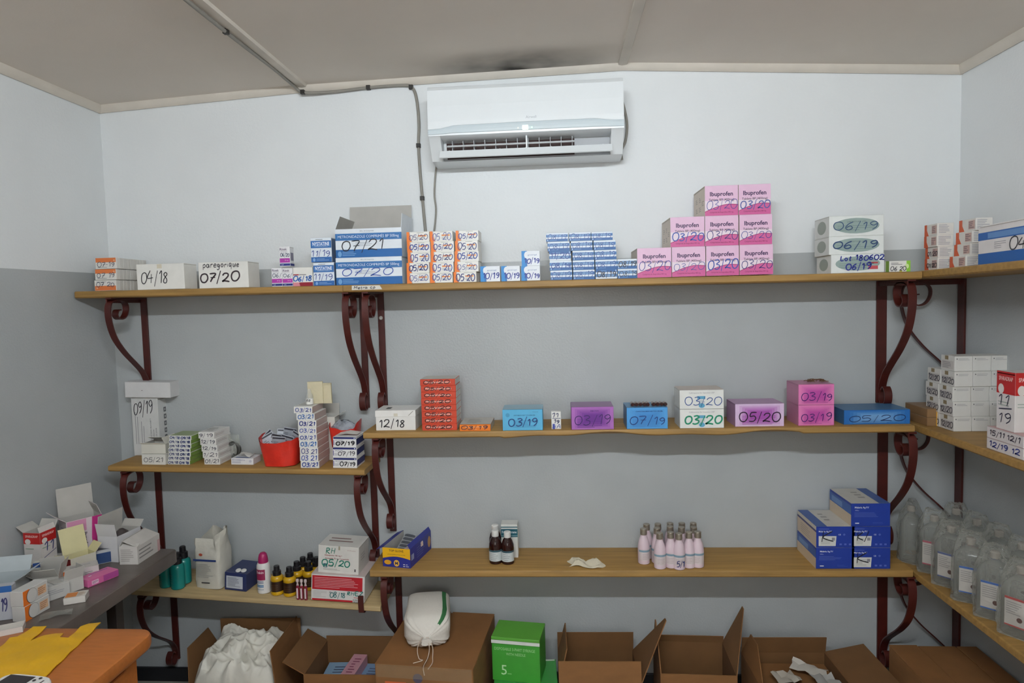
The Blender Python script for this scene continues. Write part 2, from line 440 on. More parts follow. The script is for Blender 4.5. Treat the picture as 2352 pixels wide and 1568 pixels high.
# ceiling of three slightly uneven boards with battens over the joints
CZ = [(0.0, 2.584), (.921, 2.630), (2.264, 2.654), (3.6, 2.572)]
def cz(x):
    for (a, za), (b, zb) in zip(CZ, CZ[1:]):
        if x <= b: return za + (zb - za) * (x - a) / (b - a)
    return CZ[-1][1]
STAIN = mat('ceiling_board_sooty', '#dcd3c8', rough=0.8, var=0.03, scale=2.5)
nt = STAIN.node_tree; bs = nt.nodes['Principled BSDF']
tc = nt.nodes.new('ShaderNodeTexCoord'); mp = nt.nodes.new('ShaderNodeMapping'); mp.inputs['Location'].default_value = (-1.82 / .40, .03 / .26, 0); mp.inputs['Scale'].default_value = (1 / .40, 1 / .26, 0)
gr = nt.nodes.new('ShaderNodeTexGradient'); gr.gradient_type = 'SPHERICAL'
nz = nt.nodes.new('ShaderNodeTexNoise'); nz.inputs['Scale'].default_value = 9
mu = nt.nodes.new('ShaderNodeMath'); mu.operation = 'MULTIPLY'
mx = nt.nodes.new('ShaderNodeMix'); mx.data_type = 'RGBA'
nt.links.new(tc.outputs['Object'], mp.inputs[0]); nt.links.new(mp.outputs[0], gr.inputs[0]); nt.links.new(tc.outputs['Object'], nz.inputs['Vector'])
nt.links.new(gr.outputs['Fac'], mu.inputs[0]); nt.links.new(nz.outputs[0], mu.inputs[1])
old = bs.inputs['Base Color'].links[0].from_socket
nt.links.new(old, mx.inputs[6]); mx.inputs[7].default_value = lin('#35302c'); nt.links.new(mu.outputs[0], mx.inputs[0]); nt.links.new(mx.outputs[2], bs.inputs['Base Color'])
mu2 = nt.nodes.new('ShaderNodeMath'); mu2.operation = 'MULTIPLY'; mu2.use_clamp = True; mu2.inputs[1].default_value = 1.5
nt.links.new(mu.outputs[0], mu2.inputs[0]); nt.links.new(mu2.outputs[0], mx.inputs[0])
ceiling = struct(empty('ceiling'))
for i, ((a, za), (b, zb)) in enumerate(zip(CZ, CZ[1:])):
    m = MB(); e = .002
    m.extrude([(a + (e if i else -.1), za), (b - (e if i < 2 else -.1), zb), (b - (e if i < 2 else -.1), zb + .02), (a + (e if i else -.1), za + .02)], YB - .1, .1, STAIN if i == 1 else CEIL)
    m.build('ceiling_panel', ceiling)
k = 0
def trim(f):
    global k
    k += 1; m = MB(); f(m); struct(m.build('trim_%d' % k, smooth=35))
for xb in (.921, 2.264):
    trim(lambda m: m.extrude([(xb - .022, cz(xb) + .004), (xb - .02, cz(xb) - .008), (xb - .006, cz(xb) - .011), (xb + .014, cz(xb) - .009), (xb + .022, cz(xb) + .004)], YB, -.02, BATTEN))
def cove(h0): return [(0, .01), (0, -.024), (-.006, -.026), (-.014, -.02), (-.024, -.006), (-.026, .01)]
for (a, za), (b, zb) in zip(CZ, CZ[1:]):      # along the back wall
    trim(lambda m: m.loft([[(x, p[0], z + p[1]) for p in cove(0)] for x, z in ((a, za), (b, zb))], BATTEN))
trim(lambda m: m.loft([[(-p[0], y, CZ[0][1] + p[1]) for p in cove(0)] for y in (YB, 0)], BATTEN))
trim(lambda m: m.loft([[(W + p[0], y, CZ[-1][1] + p[1]) for p in cove(0)] for y in (YB, 0)], BATTEN))

# fluorescent batten lamp on the ceiling behind the camera
def tube_lamp(x, y):
    z = cz(x) - .002
    r = empty('fluorescent_lamp', (x, y, z)); tag(r, 'white fluorescent tube lamp fixed to the ceiling', 'lamp')
    m = MB(); m.box(-.62, .62, -.03, .03, -.045, 0, mat('lamp_white_metal', '#e8e8e4', rough=.4), .004); m.build('housing', r)
    for sx in (-.61, .61):
        m = MB(); m.box(sx - .012, sx + .012, -.02, .02, -.105, -.045, mat('lamp_white_metal', '#e8e8e4'), .003); m.build('socket', r)
    m = MB(); n = 12; m.loft([[(xx, .016 * math.cos(2 * PI * j / n), -.085 + .016 * math.sin(2 * PI * j / n)) for j in range(n)] for xx in (-.598, .598)], emit('tube_light', TUBE_COLOUR, TUBE_POWER))
    m.build('tube', r, smooth=40)
tube_lamp(1.95, -2.65)
# added glowing window, unseen behind the camera, that fills shadows and ceiling
wn = struct(empty('window_1', (1.8, YB, 1.0)))
m = MB(); m.box(-.6, .6, .004, .012, 0, 1.0, emit('daylight_frosted_glass', FILL_WINDOW_COLOUR, FILL_WINDOW_POWER)); m.build('pane', wn)
FRM = mat('window_frame_paint', '#8a8f92', rough=.5)
for a in ((-.64, .64, 0, .03, -.04, 0), (-.64, .64, 0, .03, 1.0, 1.04), (-.64, -.6, 0, .03, 0, 1.0), (.6, .64, 0, .03, 0, 1.0), (-.02, .02, 0, .03, 0, 1.0)):
    m = MB(); m.box(*a, FRM, .003); m.build('frame', wn)

# ------------------------------------------------------------------ shelf boards
def board(label, x0, x1, k, yb=-.002, yf=-.24, th=.028, wood=WOOD, wave=None, seg=24, z0=None, z1=None):
    za = zs(k, x0) if z0 is None else z0; zb = zs(k, x1) if z1 is None else z1
    rings = []
    for i in range(seg + 1):
        t = i / seg; x = x0 + (x1 - x0) * t; z = za + (zb - za) * t; dz = wave(x) if wave else 0
        rings.append([(x, yb, z), (x, yf + .006, z), (x, yf + .002, z - .002), (x, yf, z - .007), (x, yf, z - th + .005 + dz), (x, yf + .006, z - th + dz), (x, yf + .05, z - th), (x, yb, z - th)])
    m = MB(); m.loft(rings, wood); o = m.build('shelf_board', smooth=30)
    return tag(o, label, 'shelf')
board('upper wooden shelf board on the left, under the white 04/18 box', .012, 1.128, 'T')
board('long upper wooden shelf board carrying the pink ibuprofen boxes', 1.13, 3.33, 'T', yf=-.243)
board('short wooden shelf board with the red bag and 03/21 boxes', .105, 1.185, 'ML', th=.024)
board('lowest pale wooden shelf board with teal and yellow bottles', .17, 1.228, 'BL', wood=WOOD_PALE, th=.024)
wv = lambda x: .006 * (math.sin(x * 9 + 1.2) + .6 * math.sin(x * 21)) + .004 if 1.75 < x < 2.9 else 0.0
board('middle wooden shelf board with a wavy bark edge', 1.186, 3.312, 'MR', wave=wv, th=.026, seg=120)
board('lower wooden shelf board with the silver capped bottles', 1.19, 3.312, 'BR', th=.03)
def side_board(label, xf, y0, y1, z, th=.028, z1=None):
    zz = z if z1 is None else z1
    m = MB(); m.loft([[(W - .002, y, q), (xf + .006, y, q), (xf + .001, y, q - .003), (xf, y, q - .008), (xf, y, q - th + .005), (xf + .005, y, q - th), (W - .002, y, q - th)] for y, q in ((y0, zz), (y1, z))], WOOD)
    return tag(m.build('shelf_board', smooth=30), label, 'shelf')
side_board('upper wooden shelf board on the right wall', 3.334, -2.2, -.003, 1.766, z1=1.80)
side_board('middle wooden shelf board on the right wall under the white carton stack', 3.345, -2.2, -.003, 1.178)
side_board('lower wooden shelf board on the right wall under the infusion bottles', 3.325, -2.2, -.003, .612)

# paper shelf tag
m = MB(); m.face([(1.1667, -.2445, 1.7733), (1.166, -.2445, 1.7562), (1.2883, -.2445, 1.7563), (1.2785, -.2445, 1.7719)][::-1], pap('#d9d5cc'))
o = m.build('shelf_tag'); tag(o, 'torn white paper tag stuck on the upper shelf edge', 'label')
fc = Face((1.1624, -.2445, 1.7546), (1, 0, 0), (0, 0, 1), .125, .02); p = Print(o, {'f': fc}); p.hand('f', 'Metra cp', .1, .1, .78, .8, '#2c2a33', .0022); p.done()

# ------------------------------------------------------------------ scrolled iron brackets
STRAP = [(.170, .052), (.186, .056), (.194, .078), (.176, .096), (.146, .090), (.126, .062), (.126, .028), (.150, .008), (.195, .006), (.226, .018), (.237, .055), (.232, .115), (.205, .19), (.150, .262), (.085, .325), (.040, .372), (.016, .42), (.012, .466), (.034, .498), (.060, .484), (.064, .448), (.046, .424), (.030, .438)]
def bracket(label, x, ztop, axis='back', y=0.0, wdt=.026, height=.5, pw=.028, sc=1.0, bolt=False, rz=0.0):
    """Wall post, shelf arm and S-scrolled strap of flat iron; u runs out from the wall, v down from the arm."""
    r = empty('shelf_bracket', (x, y, ztop), (0, 0, rz + (0 if axis == 'back' else -PI / 2)))
    tag(r, label, 'bracket', 'scrolled shelf brackets')
    m = MB(); m.box(-pw / 2, pw / 2, -.010, -.001, -height, 0, IRON, .001); m.build('post', r)
    m = MB(); m.box(-wdt / 2, wdt / 2, -.236, -.010, -.007, 0, IRON, .001); m.box(-wdt / 2, -wdt / 2 + .005, -.232, -.010, -.022, -.007, IRON); m.build('arm', r)
    pts = smooth_path([Vector((-u - .004, -v * sc - .006)) for u, v in STRAP], 5); th = .0026; rings = []
    for i, p in enumerate(pts):
        d = (pts[min(i + 1, len(pts) - 1)] - pts[max(i - 1, 0)]).normalized(); n = Vector((-d.y, d.x)) * th
        a = p + n; b = p - n
        rings.append([(-wdt / 2, a.x, a.y), (wdt / 2, a.x, a.y), (wdt / 2, b.x, b.y), (-wdt / 2, b.x, b.y)])
    m = MB(); m.loft(rings, IRON); m.build('scroll', r, smooth=30)
    if bolt:
        m = MB(); m.loft([[(.008 * q * math.cos(2 * PI * j / 14), yy, -.11 + .008 * q * math.sin(2 * PI * j / 14)) for j in range(14)] for q, yy in ((1, -.010), (1, -.014), (.5, -.014), (.5, -.0105))], mat('bolt_steel', '#c9c6c0', rough=.3, metal=.8)); m.build('bolt', r, smooth=30)
    return r
TB = .0282
bracket('red iron scroll bracket under the left end of the upper shelf', .150, zs('T', .15) - TB, height=.43, sc=.86)
bracket('red iron scroll bracket under the middle joint, left of its pair', 1.135, zs('T', 1.13) - TB)
bracket('red iron scroll bracket with a steel bolt head, right of the pair under the joint', 1.215, zs('T', 1.2) - TB, bolt=True)
bracket('red iron scroll bracket under the right end of the long upper shelf', 3.297, zs('T', 3.3) - TB, pw=.04, wdt=.03)
bracket('red iron scroll bracket below the tall 09/19 box', .166, zs('ML', .166) - .0250)
bracket('red iron scroll bracket below the navy striped 07/19 boxes', 1.152, zs('ML', 1.152) - .0250, height=.45, sc=.88)
bracket('red iron scroll bracket below the white 12/18 box', 1.232, 1.186 - .0262, height=.46, sc=.86)
bracket('red iron scroll bracket below the flat blue 05/20 box', 3.307, 1.186 - .0262, pw=.04, wdt=.03)
bracket('red iron scroll bracket below the teal bottles', .205, zs('BL', .205) - .0262, height=.4, sc=.8)
bracket('red iron scroll bracket below the yellow glove box', 1.245, zs('BR', 1.245) - .0302, height=.5, sc=.9)
bracket('red iron scroll bracket below the blue malaria test boxes', 3.311, zs('BR', 3.3) - .0302, pw=.04, wdt=.03, sc=.92, height=.54)
bracket('red iron scroll bracket on the right wall under its upper shelf', W, 1.766 - TB, axis='right', y=-.035, pw=.045, wdt=.02)
bracket('red iron scroll bracket on the right wall under its middle shelf', W, 1.178 - TB, axis='right', y=-.035, pw=.045, wdt=.02)
bracket('red iron scroll bracket on the right wall under its lower shelf', W, .612 - TB, axis='right', y=-.035, pw=.045, wdt=.02, height=.58)
# loose strap end that holds the front of the lowest left shelf
m = MB(); m.loft([[(1.150 - .011, y, z), (1.150 + .011, y, z), (1.150 + .011, y + .004, z + .001), (1.150 - .011, y + .004, z + .001)] for y, z in ((-.247, .515), (-.250, .50), (-.249, .47), (-.246, .447), (-.235, .440), (-.2, .4392))], IRON)
tag(m.build('iron_strap', smooth=30), 'short bent red iron strap hooked over the lowest shelf edge', 'strap')

# ------------------------------------------------------------------ air conditioner
ACW = mat('ac_white_plastic', '#e4e8ea', rough=.28, var=.01); ACG = mat('ac_grey_plastic', '#b9bcc0', rough=.4, var=.02); ACD = mat('ac_dark_vent', '#3a2320', rough=.6, var=.1)
ACB = mat('ac_gloss_band', '#cfdadf', rough=.12, var=.01)
def air_conditioner(x0, x1, z0):
    w = x1 - x0; r = empty('air_conditioner', ((x0 + x1) / 2, 0, z0)); tag(r, 'white wall mounted air conditioner with open louvre', 'air conditioner'); W2 = w / 2
    full = [(-.001, .283), (-.15, .283), (-.178, .277), (-.19, .262), (-.197, .2), (-.201, .13), (-.199, .086), (-.186, .078), (-.15, .03), (-.128, .001), (-.06, -.004), (-.001, -.004)]
    rec = full[:7] + [(-.186, .082), (-.105, .078), (-.085, .014), (-.128, .001), (-.06, -.004), (-.001, -.004)]
    xl, xr = -W2 + .045, W2 - .048
    for a, b in ((-W2, xl), (xr, W2)):
        m = MB(); m.extrude(full, a, b, ACW, 'x'); m.build('end_cover', r, smooth=30)
    m = MB(); m.extrude(rec, xl, xr, ACW, 'x'); m.build('casing', r, smooth=30)
    q = lambda m, a, b, pts, mt: m.face([(a, pts[0][0], pts[0][1]), (b, pts[0][0], pts[0][1]), (b, pts[1][0], pts[1][1]), (a, pts[1][0], pts[1][1])], mt)
    m = MB(); q(m, xl + .01, xr - .14, [(-.0865, .016), (-.1058, .0765)], ACD); q(m, xr - .14, xr, [(-.0865, .016), (-.1058, .0765)], ACG); m.build('vent_opening', r)
    # front panel with a hump-shaped lower edge, and the glossy band below it
    hump = [(-W2, .110), (-W2 + .05, .112), (-W2 + .1, .122), (0, .125), (W2 - .11, .125), (W2 - .05, .117), (W2, .116)]
    def ysurf(z):
        for (ya, za), (yb_, zb) in zip(full[1:7], full[2:7]):
            if zb <= z <= za: return ya + (yb_ - ya) * (za - z) / (za - zb)
        return full[1][0]
    m = MB(); lv = [.277, .262, .235, .2, .165, .14]
    for (xa, za), (xb, zb) in zip(hump, hump[1:]):
        cols = [[(x, ysurf(z) - .004, z) for z in lv + [zl]] for x, zl in ((xa, za), (xb, zb))]
        for i in range(len(lv)): m.face([cols[0][i], cols[0][i + 1], cols[1][i + 1], cols[1][i]], ACW)
    m.face([(-W2, ysurf(.277), .279), (W2, ysurf(.277), .279), (W2, ysurf(.277) - .004, .277), (-W2, ysurf(.277) - .004, .277)], ACW)
    m.build('front_panel', r, smooth=40)
    m = MB()
    for (xa, za), (xb, zb) in zip(hump, hump[1:]):
        cols = [[(x, ysurf(z) - .002 - .004 * math.sin(PI * t), z) for t, z in ((0, zl), (.25, zl * .75 + .085 * .25), (.5, zl * .5 + .085 * .5), (.75, zl * .25 + .085 * .75), (1, .085))] for x, zl in ((xa, za), (xb, zb))]
        for i in range(4): m.face([cols[0][i], cols[0][i + 1], cols[1][i + 1], cols[1][i]], ACB)
    m.build('gloss_band', r, smooth=60)
    # louvre blade and its little posts, guide vanes in the opening
    m = MB(); bl = [(-.166, .034), (-.188, .004), (-.184, .0015), (-.162, .032)]
    m.extrude(bl, xl - .006, xr + .004, ACW, 'x')
    lou = m.build('louvre', r)
    for i in range(7):
        xx = xl + .03 + i * (xr - xl - .06) / 6
        m = MB(); m.box(xx - .0012, xx + .0012, -.164, -.1, .030, .036, ACW); m.build('louvre_pin', lou)
    m = MB(); m.extrude([(-.15, .058), (-.158, .052), (-.154, .050), (-.146, .056)], xl + .02, xr - .14, ACW, 'x'); m.build('upper_blade', r)
    for i in range(12):
        xx = xl + .04 + i * (xr - .15 - xl - .04) / 11
        m = MB(); m.box(xx - .001, xx + .001, -.145, -.09, .03, .076, ACG); m.build('vane', r)
    m = MB(); m.box(.0, .006, -.172, -.11, .03, .08, ACW, .001); m.build('louvre_bracket', r)
    p = Print(r, {'f': Face((-.1, -.2055, .13), (1, 0, 0), (0, -.05, 1), .2, .05)})
    p.text('f', 'Airwell', .62, .22, .2, '#b4b8bc', maxw=.3); p.done()
    m = MB(); m.face([(-.01, -.2072, .092), (.012, -.2072, .092), (.012, -.2075, .110), (-.01, -.2075, .110)], emit('ac_display', (.8, 1, .85), 1.2)); m.build('display', r)
    m = MB(); m.face([(.024, -.2072, .098), (.029, -.2072, .098), (.029, -.2072, .104), (.024, -.2072, .104)], emit('ac_power_light', (.2, 1, .5), 1.2)); m.build('power_light', r)
    m = MB(); m.face([(-.03, -.2072, .098), (-.024, -.2072, .098), (-.024, -.2072, .104), (-.03, -.2072, .104)], pap('#f4f4f0')); m.build('button', r)
air_conditioner(1.484, 2.245, 2.264)

CABLE = mat('grey_cable', '#8b877f', rough=.5, var=.05); CLIP = mat('cable_clip', '#2a2724', rough=.5)
def cable(label, pts, r, clips=(), k=6):
    root = empty('cable', pts[0]); tag(root, label, 'cable'); P0 = Vector(pts[0])
    m = MB(); m.tube([q - P0 for q in smooth_path(pts, k)], r, CABLE, 8); m.build('sheath', root, smooth=60)
    for c in clips:
        m = MB(); c = Vector(c) - P0; m.box(c.x - r * 1.35, c.x + r * 1.35, c.y - r * 1.25, c.y + r * 1.25, c.z - r * 1.35, c.z + r * 1.35, CLIP, .001); m.build('clip', root)
xb = .895
pts = [(xb, y, cz(xb) - .012 - .004 * math.sin(y * 6)) for y in (-2.6, -2.2, -1.8, -1.4, -1.0, -.6, -.25, -.06)] + [(.93, -.033, cz(.93) - .035), (1.05, -.013, cz(1.05) - .034), (1.2, -.011, 2.609), (1.34, -.011, 2.612), (1.386, -.011, 2.60), (1.404, -.011, 2.55), (1.41, -.011, 2.45), (1.405, -.011, 2.36), (1.408, -.011, 2.25), (1.415, -.011, 2.12), (1.422, -.011, 2.0), (1.43, -.012, 1.88), (1.432, -.02, 1.80)]
cable('grey electric cable running along the ceiling batten and down the wall', pts, .0065, [(xb, -1.45, cz(xb) - .012), (xb, -.62, cz(xb) - .012), (.925, -.036, cz(.925) - .034), (1.2, -.011, 2.609), (1.382, -.011, 2.602), (1.405, -.011, 2.36), (1.413, -.011, 2.14)])
cable('thin pale cable hanging from the left corner of the air conditioner', [(1.496, -.03, 2.30), (1.478, -.012, 2.27), (1.466, -.012, 2.16), (1.47, -.012, 2.08), (1.452, -.012, 1.95), (1.44, -.013, 1.85), (1.437, -.03, 1.80)], .004)
cable('pale cable looping out beside the right end of the air conditioner', [(2.05, -.03, 2.556), (2.13, -.03, 2.568), (2.2, -.03, 2.562), (2.247, -.02, 2.525), (2.268, -.02, 2.46), (2.276, -.02, 2.40), (2.268, -.02, 2.34), (2.25, -.03, 2.30), (2.252, -.03, 2.262)], .0055)


# ================================================================== goods on the upper shelf
def ZT(x): return zs('T', x) + .0004
# three bundles of slim cartons with orange ends
zb = None
for i, (a, hw, up) in enumerate(((( 0.1426, -.235, 0.0927, 0.0441 ), '07 20', 0), (( 0.1465, -.235, 0.0907, 0.044 ), '07 19', 1), (( 0.1505, -.235, 0.0888, 0.0456 ), '07-19', 1))):
    x, yf, w, h = a
    zb = ZT(x) if zb is None else zb
    r = empty('carton_bundle', (x, yf, zb)); tag(r, 'bundle of slim white cartons with an orange end, ' + ['lowest', 'middle', 'topmost'][i] + ' of three', 'carton bundle', 'bundles of slim orange-ended cartons')
    n = 9; t = .022
    for j in range(n):
        m = MB(); g = random.uniform(-.0008, .0008); m.box(-w / 2 + g, w / 2 + g, j * t, j * t + t - .0012, 0, h - .0012 - abs(g), pap('#cfccc6' if j else '#dedbd5'), .001); m.build('carton', r)
    p = Print(r, {'f': Face((-w / 2, 0, 0), (1, 0, 0), (0, 0, 1), w, h)})
    if up: p.rect('f', 0.02, .58, .98, .97, '#d9773f'); p.ell('f', .9, .74, .04, .08, '#e7a983', lay=2)
    else: p.rect('f', 0.02, .03, .98, .45, '#d9773f'); p.ell('f', .12, .25, .04, .08, '#e7a983', lay=2)
    p.rect('f', .1, .12 if up else .8, .55, .15 if up else .83, '#555a66', 'lettering', 2)
    p.hand('f', hw, .1, .18 if up else .35, .9, .62 if up else .78, '#3a3f55', .0022); p.done()
    zb += h
# plain white boxes
p = carton('plain white box marked 04/18, by the orange-ended bundles', 0.3744, -.23, 0.2, 0.1034, .095, ZT(.38)); p.hand('front', '04/18', .1, .12, .65, .75, '#26252b', .0036)
p.rect('front', .44, .82, .54, .98, '#d6cdb8', 'tape', 2); p.poly('top', [(0.02, .3), (.98, .3), (.98, .36), (.02, .36)], '#5b5854', 'flap_edge'); p.done()
p = carton('plain white box marked paregorique 07/20', 0.6382, -.23, 0.2064, 0.1044, .1, ZT(.65)); p.hand('front', '07/20', .04, .16, .82, .66, '#33252c', .006, seed=4)
p.hand('front', 'paregorique', .1, .7, .82, .97, '#2e2a33', .003); p.done()
# small white and violet boxes
def risek(label, a, z, hw, seed):
    x, yf, w, h = a
    p = carton(label, x, yf, w, h, .04, z, '#e9e8ea', group='small white and violet boxes')
    p.rect('front', .02, .2, .98, .42, '#b23aa6'); p.rect('front', .02, .04, .98, .16, '#25307e'); p.rect('right', 0, .04, 1, .16, '#25307e'); p.rect('right', .15, .3, .85, .7, '#8a889c', lay=1)
    p.text('front', 'Risek', .4, .87, .12, '#4a2a5c', bold=.01); p.text('front', 'omeprazole 20 mg', .42, .76, .045, '#7c6a86', maxw=.6); p.text('front', '20 mg', .66, .31, .07, '#f0d6ec'); p.text('front', 'mdi', .25, .1, .06, '#dfe3f4')
    p.hand('front', hw, .12, .46, .95, .72, '#3c4a66', .002, seed); return p.done()
risek('small white and violet box marked 06, leftmost on the shelf', (0.8562, -.225, 0.043, 0.0746), ZT(.86), '06/', 3)
risek('small white and violet box marked 06, second on the shelf', (0.8998, -.225, 0.042, 0.0728), ZT(.9), '06/', 8)
risek('small white and violet box standing on top of two others', (0.8925, -.225, 0.0429, 0.0794), ZT(.88) + .0789, '06/20', 5)
p = carton('small white box with red band marked 06/18', 0.9628, -.225, 0.0802, 0.0744, .06, ZT(.97)); p.rect('front', 0, .0, 1, .2, '#d98a96'); p.poly('front', [(.35, .0), (1, .0), (1, .2), (.3, .2)], '#8e1b2d', lay=2)
p.rect('front', .02, .58, .3, .64, '#a02a3c'); p.lines('front', .32, .9, .56, .66, 1, '#6f6a6c'); p.hand('front', '06/18', .03, .22, .95, .56, '#1d5fb0', .0042); p.done()
# nystatin
def nyst(label, a, z, hw, sd):
    x, yf, w, h = a; p = carton(label, x, yf, w, h, .075, z, '#dfe6ee', group='white and blue nystatin boxes')
    p.rect('front', 0.01, .58, .99, .88, '#2d64a8'); p.rect('front', 0.01, .0, .99, .21, '#2d64a8'); p.rect('right', 0, 0, 1, .96, '#5c7396'); p.rect('front', .06, .61, .94, .85, '#3f76b8', lay=2)
    p.text('front', 'NYSTATINE', .5, .75, .15, '#f2f5fa', maxw=.8, bold=.015, lay=3); p.text('front', 'COMPRIMES BP 500,000 UI', .5, .65, .04, '#cfdcee', maxw=.75, lay=3); p.lines('front', .25, .8, .9, .96, 1, '#6d737c')
    p.ell('front', .15, .1, .06, .07, '#7fa6d4', lay=2); p.lines('front', .26, .9, .05, .16, 2, '#8fb2dc'); p.hand('front', hw, .05, .18, .9, .52, '#23408f', .0026, sd); return p.done()
nyst('nystatin box marked 11/19, lower of two', (1.049, -.225, 0.0852, 0.0914), ZT(1.06), '11/19', 2)
nyst('nystatin box marked 11/19, upper of two', (1.0426, -.225, 0.085, 0.0962), ZT(1.06) + .0933, '11/19', 9)
# metronidazole
def metro(p, hw, ink, th, sd):
    p.rect('front', .0, .60, 1, .84, '#2467a8'); p.rect('front', .0, .0, 1, .28, '#1f63a6'); p.rect('front', .02, .63, .98, .82, '#4f86bf', lay=2); p.rect('front', .025, .645, .975, .805, '#2467a8', lay=3)
    p.text('front', 'METRONIDAZOLE COMPRIMÉS BP 500mg', .5, .725, .15, '#dfe9f4', maxw=.92, lay=4); p.text('front', '100 x 10 Comprimés', .48, .91, .055, '#5f6470', maxw=.3)
    p.lines('front', .3, .62, .38, .54, 3, '#a9aeb6', sd); p.ell('front', .06, .13, .03, .1, '#6fa0d0', lay=2); p.lines('front', .1, .36, .05, .22, 3, '#7ea9d6', sd); p.hand('front', hw, .1, .26 if sd == 1 else .16, .86 if sd == 1 else .72, .6 if sd == 1 else .62, ink, th, sd, lay=5)
x, yf, w, h = 1.2324, -.225, 0.2671, 0.1081
p = carton('blue and white metronidazole box marked 07/20, under the open one', x, yf, w, h, .19, ZT(x), '#dfe5ec', group='blue and white metronidazole boxes'); metro(p, '07/20', '#2149a0', .0032, 1); p.done(); ZM = ZT(x) + h
x, yf, w, h = 1.2351, -.225, 0.2664, 0.1126
p = hollow('open blue and white metronidazole box marked 07/21 with raised lid', w, .19, h, .0018, pap('#dfe5ec'), GREYBOARD, [('back', .115, 97), ('left', .055, 68), ('right', .055, 96)], 'medicine_box', group='blue and white metronidazole boxes', loc=(x, yf + .095, ZM)); metro(p, '07/21', '#1b1c26', .0040, 3); p.done()
# orange and white cartons: three columns of five
cols = [[(1.4288, -.225, 0.0904, 0.0376), (1.4302, -.225, 0.0903, 0.0384), (1.4351, -.225, 0.0902, 0.0392), (1.4357, -.225, 0.0919, 0.0374), (1.4345, -.225, 0.0901, 0.0373)],
        [(1.5207, -.225, 0.09, 0.0392), (1.5238, -.225, 0.0934, 0.0375), (1.5278, -.225, 0.0915, 0.0391), (1.5291, -.225, 0.0914, 0.0373), (1.5262, -.225, 0.0896, 0.0381)],
        [(1.6141, -.225, 0.0896, 0.0391), (1.6214, -.225, 0.0946, 0.0357), (1.6243, -.225, 0.0945, 0.0373), (1.6247, -.225, 0.0892, 0.0372), (1.6277, -.225, 0.0891, 0.038)]]
for c, col in enumerate(cols):
    z = None
    for i, (x, yf, w, h) in enumerate(col):
        z = ZT(x) if z is None else z; h = .0405 if i < 4 else .0395
        p = carton('orange and white carton, ' + ['left', 'middle', 'right'][c] + ' column, ' + ['bottom', 'second from bottom', 'third from bottom', 'fourth from bottom', 'top'][i] + ' row', x, yf, w, h, .11, z, '#e9e7e2', group='orange and white cartons in three columns', rz=random.uniform(-.02, .02), seam=i == 4)
        z += h
        p.poly('front', [(0, 0), (.22, 0)] + [(.22 - .1 * math.sin(t * PI / 2 / 6), t / 6 * 1.0) for t in range(0, 7)] + [(0, 1)], '#ea7a25')
        p.poly('front', [(.23, 0), (.245, 0)] + [(.245 - .1 * math.sin(t * PI / 2 / 6), t / 6 * .98) for t in range(1, 7)] + [(.23 - .1 * math.sin(t * PI / 2 / 6), t / 6 * .98) for t in range(6, 0, -1)], '#3c3a44')
        p.rect('front', .52, .52, .88, .66, '#e9a24a'); p.text('front', 'MEBENDAZOLE', .68, .59, .1, '#d05a3c', maxw=.32, bold=.01); p.lines('front', .52, .92, .2, .45, 2, '#8a8a90', i + c * 5); p.lines('front', .45, .92, .86, .93, 1, '#55565e', i)
        p.hand('front', ['05/20', '05 20'][(i + c) % 3 == 2], .12, .12, .93, .82, ['#26418f', '#2b3f86', '#1f2f6f'][(i * 2 + c) % 3], random.choice([.0022, .003, .0036]), i * 7 + c); p.done()
# white boxes with a blue wave
def gyno(label, a, z, sd):
    x, yf, w, h = a; p = carton(label, x, yf, w, h, .05, z, '#e6eaf0', group='white boxes with a blue wave')
    p.rect('front', 0, 0, .3, 1, '#2187cf'); p.ell('front', .28, .72, .14, .24, '#e6eaf0', lay=2); p.poly('front', [(.3, 0), (.3, .5), (.22, .3), (.2, 0)], '#1b6fb8', lay=2)
    p.text('front', 'gynotrogel', .58, .72, .13, '#6d7fae', maxw=.55, lay=3); p.hand('front', '10/19', .16, .1, .95, .56, '#24358f', .0036, sd, lay=4); return p.done()
a = (1.7147, -.225, 0.0771, 0.0602); gyno('white and blue waved box marked 10/19, leftmost of its row', a, ZT(a[0]), 1)
a = (1.795, -.225, 0.0733, 0.0592); gyno('white and blue waved box marked 10/19, second of its row', a, ZT(a[0]), 2)
a = (1.8734, -.225, 0.073, 0.0574); gyno('white and blue waved box marked 10/19, under another', a, ZT(a[0]), 5); zt = ZT(a[0]) + a[3]
a = (1.8749, -.225, 0.0712, 0.0581); gyno('white and blue waved box marked 10/19, on top of another', a, zt, 8)
# blue and white striped boxes
bcols = [[(1250, 1301), (1249, 1301), (1248, 1299), (1245, 1297), (1242, 1293)], [(1303, 1354), (1303, 1354), (1302.5, 1353), (1300, 1351), (1295.5, 1346.5)], [(1356, 1407), (1356, 1407), (1355, 1406.5), (1353, 1405), (1348, 1398)], [(1408.5, 1457), (1408.5, 1456)]]
bx = [[(1.992, -.225, 0.0838, 0.0016), (1.9911, -.225, 0.0854, 0.0016), (1.9887, -.225, 0.0838, 0.0016), (1.9846, -.225, 0.0855, 0.0016), (1.9788, -.225, 0.0839, 0.0016)], [(2.0788, -.225, 0.0834, 0.0016), (2.0788, -.225, 0.0834, 0.0016), (2.0776, -.225, 0.0826, 0.0016), (2.0739, -.225, 0.0834, 0.0016), (2.0666, -.225, 0.0835, 0.0016)], [(2.1653, -.225, 0.083, 0.0016), (2.1653, -.225, 0.083, 0.0016), (2.1641, -.225, 0.0838, 0.0016), (2.1612, -.225, 0.0847, 0.0016), (2.1515, -.225, 0.0815, 0.0016)], [(2.2486, -.225, 0.0786, 0.0016), (2.2477, -.225, 0.077, 0.0016)]]
